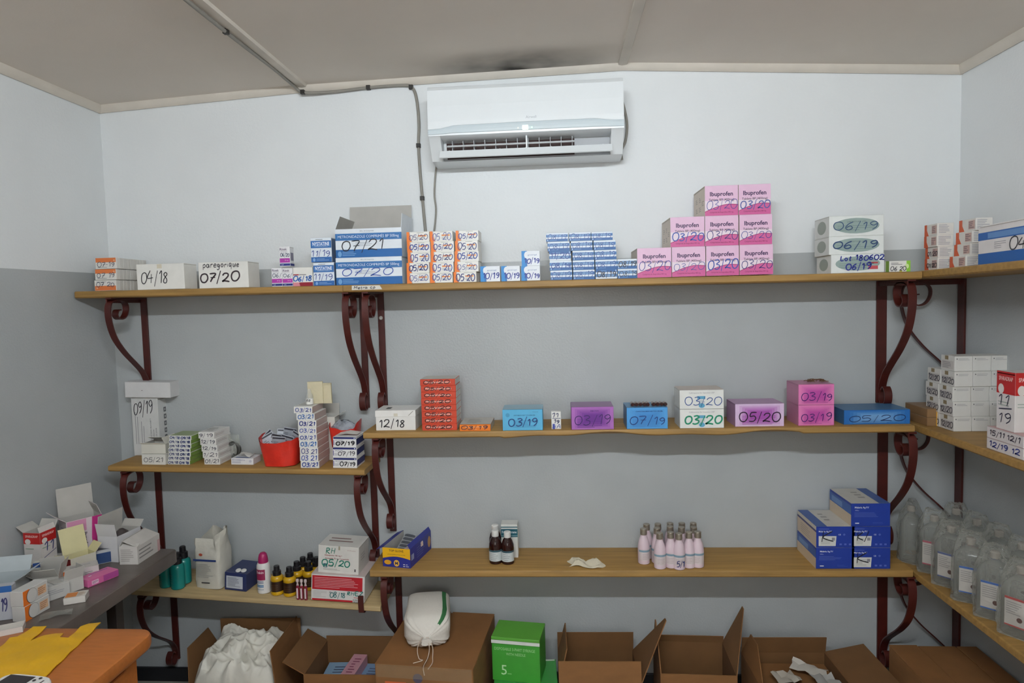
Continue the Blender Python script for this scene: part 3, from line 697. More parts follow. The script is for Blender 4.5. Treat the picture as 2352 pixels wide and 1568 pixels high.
for c, col in enumerate(bx):
    z = None
    for i, a in enumerate(col):
        x, yf, w, _ = a; h = .0372 if i < 4 else .033; z = ZT(x) if z is None else z
        p = carton('blue and white striped box, ' + ORD[c] + ' column, ' + ['bottom', 'second from bottom', 'third from bottom', 'fourth from bottom', 'top'][i] + ' row', x, yf, w, h, .1, z, '#dbe3ec', group='blue and white striped boxes', rz=random.uniform(-.02, .02), seam=i == 4)
        z += h; fl = (c == 0 and i == 2) or (c == 2 and i == 0)
        Y = (lambda v0, v1: (1 - v1, 1 - v0)) if fl else (lambda v0, v1: (v0, v1))
        a0, a1 = Y(.0, .3); p.rect('front', 0, a0, 1, a1, '#235d9c'); a0, a1 = Y(.5, .8); p.rect('front', 0.0, a0, 1, a1, '#3a70ab')
        a0, a1 = Y(.58, .73); p.rect('front', .06, a0, .92, a1, '#7b9ec6', 'colour_print', 2); a0, a1 = Y(.1, .2); p.ell('front', .94 if fl else .07, (a0 + a1) / 2, .025, .09, '#a8c3e0', lay=2); p.rect('front', .15, a0, .5, a1, '#5684ba', 'colour_print', 2)
        dk = (c == 3) or (c == 2 and i == 0); th = .0032 if (c, i) in ((0, 2), (0, 1), (3, 1), (2, 0)) else .002
        p.hand('front', '08/19' if (c, i) != (0, 2) else '11/20', .08, .1, .93, .85, '#1d1f2e' if dk else '#24448c', th, i * 5 + c * 3); p.done()
# ibuprofen pyramid
def ibu(label, a, z, ink, th, sd):
    x, yf, w, h = a; p = carton(label, x, yf, w, h, .2, z, '#ead9e2', group='pink ibuprofen boxes in a stepped pile')
    p.rect('front', 0.005, .5, .995, .995, '#e3bcd6'); p.rect('left', 0, 0, 1, 1, '#cdbfae', lay=1)
    arc = [(t / 10, .02 + .12 + .24 * math.sin(min(1, t / 10 * 1.25) * PI / 2) - .05 * max(0, t / 10 - .75) * 2) for t in range(11)]
    p.poly('front', [(0.005, .005), (.995, .005)] + arc[::-1], '#cf5f98'); p.poly('front', [(u, v - .012) for u, v in arc] + [(u, v + .008) for u, v in arc[::-1]], '#a52462', lay=2)
    p.text('front', 'Ibuprofen', .5, .70, .19, '#3a2350', maxw=.8, bold=.025); p.text('front', 'Tablets BP (400mg)', .5, .52, .1, '#46404c', maxw=.8, bold=.01); p.text('front', 'Comprimé de Ibuprofène 400 mg', .5, .11, .06, '#7c1f4c', maxw=.7, lay=3)
    for q, (u, v) in enumerate(((.2, .3), (.5, .3), (.2, .62), (.5, .62), (.75, .45))): p.lines('left', u, u + .18, v - .08, v + .1, 3, '#7a7064', q + sd, lay=2)
    p.hand('front', '03/20', .06, .16, .97, .5 + .06 * (sd % 2), ink, th, sd, lay=4); p.done(); return z + h
x0 = []
low = [(2.3479, -.236, 0.1302, 0.1111), (2.4773, -.236, 0.1268, 0.1123), (2.6041, -.236, 0.1235, 0.107), (2.7296, -.236, 0.1242, 0.105)]
mid = [(2.4738, -.236, 0.1289, 0.1101), (2.6019, -.236, 0.1256, 0.1097), (2.7279, -.236, 0.1215, 0.1077)]
top = [(2.6014, -.236, 0.1244, 0.1091), (2.7242, -.236, 0.1196, 0.1071)]
nmz = ['first', 'second', 'third', 'fourth']; HB = .113
for r_, row in enumerate((low, mid, top)):
    for i, a in enumerate(row):
        a = (a[0], a[1], a[2] - .001, HB); z = 1.7716 + HB * r_
        ibu('pink ibuprofen box marked 03/20, ' + nmz[i] + ' in the ' + ['bottom', 'middle', 'top'][r_] + ' row of the pile', a, z, ['#2a3f96', '#4a5aa0', '#2b4fa8', '#26317c'][(i + r_ * 2) % 4], [.0024, .0036, .002][(i * 2 + r_) % 3], i * 3 + r_ * 5 + 1)
# boxes with a grey-green oval
hs = [(3.1033, -.23, 0.1932, 0.07), (3.0981, -.23, 0.1993, 0.0682), (3.098, -.23, 0.1981, 0.076)]; z = None
for i, (x, yf, w, h) in enumerate(hs):
    z = ZT(x) if z is None else z
    p = carton('white box with a grey oval, ' + ['bottom', 'middle', 'top'][i] + ' of three, marked 06/19', x, yf, w, h, .14, z, '#dfe2df', group='white boxes with a grey oval')
    p.ell('front', .5, .5, .42, .38, '#93a5a0'); p.ell('left', .5, .5, .3, .33, '#9aa39a'); z += h
    p.text('front', 'LABORATOIRE  LTD', .5, .7, .07, '#5c6f6c', maxw=.6)
    p.lines('front', .15, .85, .25, .55, 3, '#7d928d', i)
    if i == 0: p.hand('front', 'Lot 180602', .18, .66, 1.0, .95, '#1f2c86', .0042, 3); p.hand('front', '06/19', .28, .1, .75, .58, '#1f2c86', .0045, 4); p.rect('front', .7, .48, .88, .56, '#b24048', lay=2); p.rect('front', .7, .18, .88, .36, '#c25058', lay=2); p.rect('front', .62, .3, .7, .5, '#93a5a0', lay=2)
    else: p.hand('front', '06/19', .08, .22, .88, .72, ['', '#1f3f6c', '#23456e'][i], [0, .0042, .003][i], i)
    p.done()
p = carton('tiny green and white box marked 06/20', 3.2494, -.23, 0.0895, 0.0406, .05, ZT(3.18)); p.rect('front', 0, 0, .14, 1, '#5f7a2c'); p.rect('front', .84, 0, 1, 1, '#8cc63f'); p.ell('front', .86, .5, .08, .22, '#cfe6a0', lay=2, n=12); p.lines('front', .22, .7, .62, .86, 2, '#4c5058'); p.hand('front', '06 20', .2, .1, .82, .5, '#2c2e3a', .0024); p.rect('front', .56, 0, .66, .1, '#b7b438', lay=2); p.done()
# orange-edged boxes on the right wall's upper shelf
ZR = 1.7705
def ob(label, x, y, z, w, d, h, hw, sd):
    p = carton(label, x, y, w, h, d, z, '#dcd8d2', group='orange-edged white boxes in the corner', centre=True, seam=False)
    p.rect('left', 0, 0, .2, 1, '#cf5a32'); p.poly('left', [(.2, 0), (.34, 0), (.2, .5)], '#cf5a32'); p.rect('left', .58, .15, .95, .85, '#c9a9a0', lay=2); p.lines('left', .6, .92, .2, .8, 4, '#6b5a66', sd, lay=3)
    p.lines('front', .08, .85, .12, .9, 6, '#9a9aa4', sd); 
    if hw: p.hand('left', hw, .2, .15, .95, .6, '#262430', .003, sd, lay=4)
    p.done()
lv = .0425
for i in range(4):
    ob('orange-edged white box, corner pile, left column, ' + ['bottom', 'second', 'third', 'top'][i] + ' level', 3.405 + [0, .002, -.003, -.002][i], -.215 - [.0, 0, 0, 0][i], ZR + i * lv, .058, .085, lv, ['01/20', '01/20', '', ''][i], i)
for i in range(4):
    ob('orange-edged white box, corner pile, right column, ' + ['bottom', 'second', 'third', 'top'][i] + ' level', 3.445 + [-.012, .003, .006, .012][i], -.33 - [.0, .0, .004, .012][i], ZR + .0015 + i * lv, .056, .095, lv, '', i + 6)
# big blue and white box on the right wall's upper shelf
p = carton('large white and blue box marked 04/18 on the right wall shelf', 3.44, -.72, .16, .125, .40, 1.7776, '#d9d4d2', centre=True, rx=-.0138)
p.rect('left', 0, 0, 1, .28, '#1f5ba0'); p.rect('left', 0, .62, 1, .82, '#2a5fa4'); p.rect('left', .12, .65, .9, .79, '#5e88bc', lay=2); p.lines('left', .2, .34, .36, .56, 4, '#a4a2a6', 2); p.hand('left', '04/18', .38, .24, .75, .64, '#2c2b33', .004); p.rect('front', 0, .62, 1, .82, '#2a5fa4'); p.rect('front', 0, 0, 1, .28, '#1f5ba0'); p.done()


# ================================================================== goods on the short middle shelf (left)
RY = tilt('ML')
def ZM_(x): return zs('ML', x)
# tall box with its lid askew
x, yf, w, h = 0.1595, -.056, 0.1241, 0.257
p = carton('tall white box marked 09/19 with a loose lid on top', x, yf, w, h, .12, ZM_(x) + .0005, '#cfcfcd', ry=0, rz=-.04)
p.text('front', 'BRAND NO LOGO', .9, .36, .04, '#55565c', rot=True, maxw=.3); p.text('front', '144 CONDOMS', .8, .36, .04, '#55565c', rot=True, maxw=.28); p.text('front', 'LUBRICATED NON COLOURED', .7, .42, .045, '#55565c', rot=True, maxw=.45)
for q, u in enumerate((.12, .2, .34, .42)): p.rect('front', u, .2, u + .02, .75 - .08 * q, '#8f9094', 'lettering', 2)
p.hand('front', '09/19', .1, .66, .8, .96, '#2a2932', .0034)
for q in range(2):
    for j in range(5): p.rect('right', .32 + q * .36, .25 + j * .12, .46 + q * .36, .33 + j * .12, '#55565a'); p.rect('right', .36 + q * .36, .27 + j * .12, .42 + q * .36, .31 + j * .12, '#b9b9b7', lay=2)
r = p.done()
lw, lh = .205, .068; m = MB(); m.box(-.078, lw - .078, -.075, .075, 0, lh, pap('#d3d2d2'), .0015); m.box(-.072, lw - .084, -.069, .069, -.002, 0, GREYBOARD); o = m.build('lid', r, loc=(.0, 0, h + .004), rot=(.02, .03, .05)); o['label'] = 'plain white lid set askew'
# two small white boxes
x, yf, w, h = 0.2828, -.2088, 0.102, 0.0441
p = carton('small white box marked 05/21, under an open one', x, yf, w, h, .11, ZM_(x), '#d8d6cf', ry=RY); p.hand('front', '05/21', .1, .2, .9, .75, '#3f4048', .002); p.done()
p = hollow('small open white box with a lifted flap, on the 05/21 box', w, .1, .04, .0015, pap('#d0cdc2'), GREYBOARD, [('back', .055, 20), ('front', .012, 150), ('right', .03, 60)], 'medicine_box', loc=(x - .006, yf + .06, ZM_(x) + h + .001), rot=(0, RY, .05)); p.done()
# slim green boxes, stack of seven
hs = [0.3891, -0.2024, 0.0961, 0.0175]
z = ZM_(hs[0]) + .0005
for i in range(7):
    h = .0172; p = carton('slim white and green box marked 09/18, ' + ['bottom', 'second', 'third', 'fourth', 'fifth', 'sixth', 'top'][i] + ' of the stack of seven', hs[0] + .0018 * i + random.uniform(-.002, .002), hs[1], hs[2], h, .1, z, '#dcdcd6', ry=RY, group='slim green medicine boxes', seam=False)
    z += h + .0002; p.rect('right', 0, .06, 1, .94, '#7d9a4a'); p.hand('front', '09/18', .05, .15, .48, .85, '#24346c', .0024, i); p.hand('front', '09/18', .54, .15, .96, .85, '#24346c', .003, i + 9)
    if i == 6: p.rect('top', 0.02, .02, .98, .98, '#93a374')
    p.done()
# stack of five white cartons
hs = [0.5263, -0.1943, 0.0675, 0.0275]
z = ZM_(hs[0]) + .0005
for i, t in enumerate(('01/21', '1/21', '12/19', '12/19', '9/19')):
    h = .0272; p = carton('white carton marked ' + t + ', ' + ['bottom', 'second from bottom', 'third from bottom', 'fourth from bottom', 'top'][i] + ' of the stack of five', hs[0] - .0045 * i, hs[1], hs[2], h, .13, z, '#dddbd7', ry=RY, rz=random.uniform(-.03, .03), group='white cartons stacked beside the green boxes', seam=False)
    z += h + .0002; p.lines('right', .1, .9, .3, .7, 2, '#b6a6a4', i); p.hand('front', t, .08, .15, .92, .85, '#2c3040', .0022, i + 3)
    if i == 4: p.lines('top', .1, .8, .2, .8, 4, '#9c9894', 3)
    p.done()
FILM = film('clear_plastic_film', '#d8dcd4', .12, .6, .6, 45)
def pouch(label, loc, w, h, d, fm, rz=0.0, seed=1, lean=0.0, name='plastic_pouch'):
    rn = random.Random(seed); rings = []
    for i in range(9):
        t = i / 8; s = math.sin(PI * min(1, t * 1.15 + .08)) ** .5 if t < .95 else .25
        rings.append([((w / 2 * (1 + .05 * rn.uniform(-1, 1))) * math.cos(2 * PI * j / 16), d / 2 * s * math.sin(2 * PI * j / 16) * (1 + .2 * rn.uniform(-1, 1)) + lean * t, h * t) for j in range(16)])
    m = MB(); m.loft(rings, fm); o = m.build(name, smooth=50, loc=loc, rot=(0, 0, rz)); return tag(o, label, 'pouch')
px_, py_ = 0.5695, -.0637
pouch('clear plastic pouch standing behind the stack of five cartons', (px_ - .01, -.085, ZM_(px_)), .07, .105, .03, FILM, seed=3)
r = empty('rubber_tubing', (px_ - .004, -.085, ZM_(px_) + .004)); tag(r, 'coil of dark rubber tubing inside the clear pouch', 'tubing')
for q in range(3):
    m = MB(); m.tube([(.022 * math.cos(t) + .003 * q, (q - 1) * .007, .036 + (.034 - .004 * q) * math.sin(t)) for t in [2 * PI * k_ / 24 for k_ in range(25)]], .0034, mat('dark_rubber', '#2b2a26', rough=.4), 7); m.build('loop', r, smooth=60)
x, yf, w, h = 0.6524, -.1867, 0.0953, 0.0275
p = carton('flat white box with violet print lying before the clear pouch', x, yf, w, h, .07, ZM_(x), '#dcdbdd', ry=RY); p.text('front', 'METOCLOPRAMIDE 10 mg', .34, .72, .16, '#51518a', maxw=.6, bold=.01); p.lines('front', .05, .45, .25, .55, 2, '#7d7d9c', 2); p.ell('front', .87, .55, .06, .2, '#b9b9c6'); p.rect('top', .15, .1, .8, .3, '#6c78a4'); p.done()
m = MB(); rn = random.Random(4)
V = [[(-.03 + .06 * i / 6, -.02 + .04 * j / 4, .004 + .01 * rn.random() + .006 * math.sin(i)) for j in range(5)] for i in range(7)]
m.loft(V, pap('#d6d4cd'), False, False, closed=False); o = m.build('folded_leaflet', smooth=60, loc=(x + .005, yf + .035, ZM_(x) + h + .0005)); tag(o, 'crumpled white leaflet on the flat violet printed box', 'leaflet')
# red bags
RED = mat('red_plastic_bag', '#cf2f22', rough=.32, var=.14, scale=14, bump=.35, bscale=22)
def bag(label, loc, wb, wt, db, h, rim, seed, rz=0.0, name='plastic_bag', m_=RED, ht=None):
    rn = random.Random(seed); n = 28; rings = []; L = 9
    ph = [rn.uniform(0, 6.28) for _ in range(4)]
    for i in range(L + 1):
        t = i / L; rings.append([])
        for j in range(n):
            a = 2 * PI * j / n; w = (wb + (wt - wb) * t) / 2 * (1 + .03 * math.sin(5 * a + ph[0] + 3 * t)); d = db / 2 * (1 + .12 * t) * (1 + .04 * math.sin(7 * a + ph[1] + 4 * t))
            sg = lambda c: math.copysign(abs(c) ** .6, c)
            hh = h + rim * (math.cos(2 * a) * .5 + .2 * math.sin(3 * a + ph[2]) + .1 * math.sin(9 * a + ph[3]))
            rings[-1].append((w * sg(math.cos(a)), d * sg(math.sin(a)), hh * t if t > 0 else 0))
    m = MB(); m.loft(rings, m_, True, False); inner = [[(q[0] * .97, q[1] * .97, q[2]) for q in r_] for r_ in reversed(rings)]
    m.loft(inner, m_, False, False); o = m.build(name, smooth=60, loc=loc, rot=(0, 0, rz)); return tag(o, label, 'bag', 'red plastic bags')
bx_, by_ = 0.8154, -.1698
by_ = -.155; bag('bright red plastic bag full of foil sachets', (bx_, by_, ZM_(bx_) + .003), .135, .175, .13, .108, .022, 5)
SACH = mat('foil_sachet', '#b9bdc6', rough=.3, var=.1, scale=30, metal=.2); SACHD = pap('#23232b')
rn = random.Random(11)
sach_lab = ['grey foil sachet in the red bag, nearest the front rim', 'grey foil sachet in the red bag, against its left side', 'foil sachet with black square, middle of the red bag', 'grey foil sachet tilted at the back of the red bag', 'foil sachet lying across the top of the red bag', 'foil sachet leaning on the 03/21 stack in the red bag', 'upright foil sachet at the left rim of the red bag', 'foil sachet poking highest out of the red bag']
for i, (dx, dy, dz, ax, ay, az) in enumerate(((.0, -.035, .055, .25, .1, .1), (-.05, -.01, .06, -.2, -.5, .3), (.03, -.02, .058, .3, .25, -.1), (-.01, .035, .07, -.25, .1, .2), (-.02, .0, .072, .9, .3, .4), (.055, .01, .062, .1, .5, -.2), (-.06, .02, .065, -.1, -.7, .8), (.02, .03, .078, .2, .2, .1))):
    m = MB(); m.box(-.028, .028, -.0015, .0015, -.034, .034, SACH, .0008); o = m.build('foil_sachet', loc=(bx_ + dx, by_ + dy, ZM_(bx_) + .035 + dz), rot=(ax, ay, az)); tag(o, sach_lab[i], 'sachet', 'foil sachets in the red bag')
    p = Print(o, {'f': Face((-.028, -.0015, -.034), (1, 0, 0), (0, 0, 1), .056, .068)}); p.rect('f', .6, .1 + .1 * (i % 3), .85, .38 + .1 * (i % 3), '#1f1f26'); p.rect('f', .05, .85, .95, .95, '#3a3a44'); p.lines('f', .1, .5, .3, .7, 4, '#6d7078', i); p.done()
bx_, by_ = 1.06, -.08
bag('darker red plastic bag with crumpled clear plastic, behind the 07/19 boxes', (bx_, by_, ZM_(bx_) + .003), .09, .13, .1, .15, .03, 9)
FOILM = mat('crumpled_grey_plastic', '#9ba1aa', rough=.2, var=.25, scale=20, bump=.9, bscale=30)
m = MB(); rn = random.Random(5); R_ = []
for i in range(9):
    t = i / 8 * PI; R_.append([(.058 * math.sin(t) * math.cos(2 * PI * j / 18) * rn.uniform(.8, 1.1), .038 * math.sin(t) * math.sin(2 * PI * j / 18) * rn.uniform(.8, 1.1), .036 * (1 - math.cos(t)) * rn.uniform(.9, 1.1)) for j in range(18)])
m.loft(R_, FOILM); tag(m.build('crumpled_plastic', smooth=20, loc=(bx_ - .005, by_, ZM_(bx_) + .1)), 'crumpled grey plastic wrap stuffed in the darker red bag', 'wrap')
# stack of nine 03/21 boxes
hs = [0.9536, -0.2251, 0.0762, 0.0278]
z = ZM_(hs[0]) + .0005; off = [0, 0, 0, -.001, -.001, -.002, -.003, -.007, -.018]
for i in range(9):
    h = .0279; p = carton('white box marked 03/21, ' + ['bottom', 'second', 'third', 'fourth', 'fifth', 'sixth', 'seventh', 'eighth', 'top'][i] + ' of the stack of nine', hs[0] + off[i], hs[1], hs[2], h, .13, z, '#e3e1dc', ry=RY, rz=random.uniform(-.03, .03), group='white boxes stacked by the red bag', seam=False)
    z += h + .0002; p.rect('right', 0, .04, 1, .96, '#b9a39c'); p.hand('front', ['03/21', '03 21'][i in (1, 2)], .1, .12, .93, .85, ['#27418f', '#2b4aa0', '#23307c', '#2563a8'][i % 4], [.0036, .003, .0026][i % 3], i)
    if i == 8: p.lines('top', .1, .9, .2, .8, 3, '#a9a49c', 3)
    p.done()
ztop = z
# open carton behind the stack
p = hollow('open white carton with barcode standing behind the 03/21 stack', .115, .06, .185, .0015, pap('#d5d1c8'), GREYBOARD, [('left', .035, 125), ('back', .05, 95), ('right', .035, 150)], 'medicine_box', loc=(.955, -.052, ZM_(.955)), rot=(0, RY, 0))
for q in range(14): p.rect('front', .06 + q * .028, .3, .06 + q * .028 + .012 * (1 + q % 2), .44, '#3a3833', 'lettering', 2)
p.done()
# cream paper packs and a small vial on the stack
CREAM = mat('cream_paper', '#cfc5a6', rough=.6, var=.06, scale=20, bump=.15)
for i, (px0, rz_, xx, yy, ww, hh) in enumerate(((0, .1, hs[0] + .012, hs[1] + .075, .062, .092), (1, -.12, hs[0] + .068, hs[1] + .085, .05, .085))):
    m = MB(); rn = random.Random(i)
    m.loft([[(-ww / 2 + rn.uniform(-.001, .001), -.006, z_), (ww / 2, -.006 + rn.uniform(-.002, .002), z_), (ww / 2, .004, z_), (-ww / 2, .004, z_)] for z_ in (0, hh * .3, hh * .6, hh * .9, hh)], CREAM)
    o = m.build('paper_pack', loc=(xx if i == 0 else hs[0] + .0515, yy, ztop + .0005 if i == 0 else ztop - .0005), rot=(.05, 0, rz_ if i == 0 else 0)); tag(o, ['cream paper pack standing on top of the 03/21 stack', 'narrow cream paper pack beside the wider one, above the carton'][i], 'paper pack', 'cream paper packs')
r = empty('vial', (hs[0] - .004, hs[1] + .045, ztop)); tag(r, 'small clear vial with a white label standing before the paper packs', 'vial')
m = MB(); m.lathe([(.013, 0), (.0145, .002), (.0145, .036), (.013, .042), (.0075, .05), (.0075, .058), (.004, .066)], mat('clear_glass', '#e9e9e2', rough=.05, var=0, alpha=.3), 16); m.build('body', r, smooth=40)
m = MB(); m.lathe([(.0149, .003), (.0149, .026)], pap('#eceae4'), 16, cap0=False, cap1=False); m.build('label_band', r, smooth=60)
p = Print(r, {'f': Face((-.012, -.0152, .012), (1, 0, 0), (0, 0, 1), .024, .014)}); p.hand('f', 'AR', .15, .1, .85, .9, '#2a2a30', .0018); p.done()
m = MB(); m.box(-.002, .002, -.03, .03, 0, .16, pap('#cfd3d4')); o = m.build('cardboard_sheet', loc=(1.035, -.045, ZM_(1.035)), rot=(0, .06, .5)); tag(o, 'pale card sheet leaning upright behind the 03/21 stack', 'card')
# navy striped boxes
hs = [1.0981, -0.2165, 0.0994, 0.0449]
z = ZM_(hs[0]) + .0005
for i in range(3):
    h = .0425; p = carton('white box with a navy stripe marked 07/19, ' + ['bottom', 'middle', 'top'][i] + ' of three', hs[0] + [0, 0, .003][i], hs[1], hs[2] if i < 2 else hs[2] - .003, h, .11, z, '#e2e1e0', ry=RY, rz=[0, .01, -.015][i], group='navy striped boxes')
    z += h + .0004; p.rect('front', .02, .8, .98, .98, '#1f2a68'); p.ell('front', .92, .89, .03, .05, '#d8dcec', lay=2); p.rect('front', .02, .2, .045, .7, '#3a2f7c'); p.rect('right', .02, .2, .98, .8, '#27336e')
    p.text('front', 'DEPO-PROVERA', .27, .68, .08, '#3a3c58', maxw=.42, bold=.01); p.text('front', 'Contraceptive Injection', .34, .54, .07, '#55566a', maxw=.58); p.lines('front', .07, .3, .2, .45, 3, '#8a8b98', i)
    p.hand('front', '07/19', [.3, .24, .14][i], .12, .92, .62, '#1d1c22', [.0036, .0026, .0046][i], i + 2); p.done()
m = MB(); m.loft([[(-.04, -.03, .001), (.0, -.034, .009), (.045, -.028, .003)], [(-.042, .02, .004), (.0, .025, .012), (.044, .02, .006)]], pap('#d9d6cf'), False, False, False); o = m.build('folded_leaflet', smooth=40, loc=(hs[0] + .004, hs[1] + .055, z)); tag(o, 'folded white leaflet on top of the navy striped boxes', 'leaflet')


# ================================================================== goods on the long middle shelf
def ZR_(x): return zs('MR', x)
x, yf, w, h = 1.3103, -.2013, 0.163, 0.0819
p = carton('white lidded box marked 12/18 at the left end of the middle shelf', x, yf, w, h * .7, .13, ZR_(x), '#e2e0dc', seam=False); p.hand('front', '12/18', .1, .1, .72, .85, '#1f1d24', .0042); r = p.done()
m = MB(); m.box(-w / 2 - .0015, w / 2 + .0015, -.0665, .0665, h * .7 - .002, h, pap('#e4e2de'), .001); o = m.build('lid', r); o['label'] = 'white folded lid'
p = Print(o, {'t': Face((-w / 2, -.0665, h), (1, 0, 0), (0, 1, 0), w, .13), 'f': Face((-w / 2, -.0666, h * .7), (1, 0, 0), (0, 0, 1), w, h * .3)}); p.rect('t', .2, .3, .32, .6, '#3a3836', 'flap_edge'); p.poly('f', [(.82, .1), (.84, .1), (.96, .85), (.94, .85)], '#8a8780', 'flap_edge'); p.rect('f', .46, 0, .56, .5, '#d3ccbb', 'tape'); p.done()
# eight red boxes
x, yf, w, h = 1.4916, -.2127, 0.1413, 0.0265
z = ZR_(x); yf = max(yf, -.225)
for i in range(8):
    h = .0257; p = carton('red phloroglucinol box marked 05/20, ' + ['bottom', 'second', 'third', 'fourth', 'fifth', 'sixth', 'seventh', 'top'][i] + ' of the stack of eight', x + random.uniform(-.001, .001) - (.0025 if i == 7 else 0), yf, w, h, .12, z, '#c9452c', group='red injection boxes in a stack', seam=False)
    z += h + .0002; p.rect('right', .0, .05, 1, .95, '#d5d2ca'); p.rect('left', .0, .05, 1, .95, '#d5d2ca'); p.text('front', 'Phloroglucinol Injection', .5, .5, .4, '#f2d8cc', maxw=.74, bold=.012); p.hand('front', '05/20', .1, .16, .84, .84, '#2a1c1e', .0028, i)
    for q in range(2): p.poly('right', [(.2 + .3 * q, .1), (.24 + .3 * q, .1), (.42 + .3 * q, .9), (.38 + .3 * q, .9)], '#55514c', lay=2)
    if i == 7: p.rect('top', 0.01, .01, .99, .99, '#c6c3bb')
    p.done()
x, yf, w, h = 1.638, -.236, 0.1234, 0.0262
p = carton('flat orange ended box marked 03/19', x, yf, w, h, .15, ZR_(x), '#e87a1c'); p.rect('top', 0, .02, 1, 1, '#bdb7ae', lay=2); p.rect('right', 0, 0, 1, 1, '#b9b3aa'); p.lines('top', .2, .75, .15, .8, 6, '#8d8880', 3, lay=3); p.text('front', 'METHYLERGOMETRINE', .5, .62, .2, '#f6c79a', maxw=.75); p.text('front', 'Injection', .5, .25, .16, '#f6c79a', maxw=.3); p.hand('front', '03/19', .06, .15, .9, .85, '#2d2038', .0026); p.done()
x, yf, w, h = 1.8273, -.236, 0.1582, 0.0832
p = carton('pale blue gentamicin box marked 03/19', x, yf, w, h, .12, ZR_(x), '#5aaed6'); p.ell('front', .13, .74, .05, .1, '#4c97c0'); p.text('front', 'GENTAMICIN INJECTION 80MG/2ML', .55, .72, .06, '#1f4f7c', maxw=.62, bold=.01); p.lines('front', .26, .9, .14, .5, 6, '#3d86b2', 2); p.text('front', '10 ampoules', .82, .88, .05, '#1f4f7c', maxw=.2); p.rect('top', 0, 0, 1, 1, '#8fb3c4'); p.hand('front', '03/19', .15, .16, .86, .66, '#1d3f78', .0042); p.done()
x, yf, w, h = 1.9595, -.2165, 0.0379, 0.0696
p = carton('tiny white box marked 11 19 standing between the blue and purple boxes', x, yf, w, h, .025, ZR_(x), '#e4e2de'); p.hand('front', '11', .1, .66, .7, .92, '#23305c', .0028); p.rect('front', .1, .6, .95, .63, '#23305c', 'lettering'); p.hand('front', '19', .3, .32, .8, .55, '#23305c', .003); p.hand('front', 'HA', .1, .04, .9, .28, '#2a3a8c', .0024); p.rect('front', .12, .0, .35, .3, '#3b4aa0'); p.done()
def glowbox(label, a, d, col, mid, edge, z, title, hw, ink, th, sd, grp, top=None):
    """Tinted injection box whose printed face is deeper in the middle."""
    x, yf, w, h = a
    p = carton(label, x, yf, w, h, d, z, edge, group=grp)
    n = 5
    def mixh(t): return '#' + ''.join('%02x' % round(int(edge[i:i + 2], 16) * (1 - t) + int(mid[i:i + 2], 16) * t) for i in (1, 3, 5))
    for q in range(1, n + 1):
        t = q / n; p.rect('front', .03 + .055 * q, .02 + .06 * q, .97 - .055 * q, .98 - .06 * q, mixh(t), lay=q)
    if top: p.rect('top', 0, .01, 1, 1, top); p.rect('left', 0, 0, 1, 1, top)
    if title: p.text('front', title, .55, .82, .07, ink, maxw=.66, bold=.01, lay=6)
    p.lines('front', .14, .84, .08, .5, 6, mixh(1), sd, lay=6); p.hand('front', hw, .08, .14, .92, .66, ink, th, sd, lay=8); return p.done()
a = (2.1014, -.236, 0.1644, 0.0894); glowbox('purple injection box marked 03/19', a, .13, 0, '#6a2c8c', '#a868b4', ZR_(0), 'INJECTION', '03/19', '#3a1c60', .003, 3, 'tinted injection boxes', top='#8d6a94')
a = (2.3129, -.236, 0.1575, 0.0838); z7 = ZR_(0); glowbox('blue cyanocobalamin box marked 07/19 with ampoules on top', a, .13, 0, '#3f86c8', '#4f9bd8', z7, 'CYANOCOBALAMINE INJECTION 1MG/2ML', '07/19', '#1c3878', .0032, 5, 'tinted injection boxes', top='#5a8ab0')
AMB = mat('brown_ampoule_glass', '#3a1d1a', rough=.1, var=.1)
zt7 = z7 + a[3] + .0004
xs_ = [2.2608, 2.2761, 2.2915, 2.3068, 2.3204, 2.3425, 2.3578, 2.3731, 2.3883]
for i, xx in enumerate(xs_):
    r = empty('ampoule', (xx, a[1] + .03, zt7 + .0072)); tag(r, 'brown glass ampoule lying on the blue box, ' + ORD[i] + ' of nine', 'ampoule', 'brown ampoules on the blue box')
    m = MB(); n = 12
    m.loft([[(q * math.cos(2 * PI * j / n), yy, q * math.sin(2 * PI * j / n)) for j in range(n)] for q, yy in ((.0068, -.004), (.0071, 0), (.0071, .032), (.003, .04), (.0028, .05), (.0012, .056))], AMB); m.build('body', r, smooth=40)
    m = MB(); m.loft([[(q * math.cos(2 * PI * j / n), yy, q * math.sin(2 * PI * j / n)) for j in range(n)] for q, yy in ((.0073, .008), (.0073, .024))], pap('#b9a79c'), False, False); m.build('label_band', r, smooth=60)
# ceftriaxone
x, yf, w, h = 2.5219, -.236, 0.1673, 0.068
for i, (hw, ink, th) in enumerate((('03/20', '#1f8a68', .006), ('03/20', '#2b4f8c', .003))):
    h = .0742; p = carton('white ceftriaxone box marked 03/20 in ' + ['green', 'blue'][i] + ' ink', x, yf, w, h, .12, ZR_(x) + i * (h + .0006), '#e0e0dc', group='white ceftriaxone boxes'); p.text('front', 'Ceftriaxone for Injection USP', .5, .84, .1, '#9a9aa0', maxw=.68); p.rect('front', .4, .52, .58, .68, '#5fa3c4'); p.lines('front', .44, .58, .28, .48, 3, '#8a9aa8', i); p.ell('front', .5, .18, .07, .12, '#5fa3c4'); p.rect('top', 0, 0, 1, 1, '#c9bdb4'); p.hand('front', hw, .12, .12, .95, .66, ink, th, i + 1); p.done()
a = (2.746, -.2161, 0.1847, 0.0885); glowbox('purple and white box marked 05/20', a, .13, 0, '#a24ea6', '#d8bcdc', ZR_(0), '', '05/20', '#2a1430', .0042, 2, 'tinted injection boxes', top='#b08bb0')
x, yf, w, h = 2.9603, -.2132, 0.1338, 0.0746
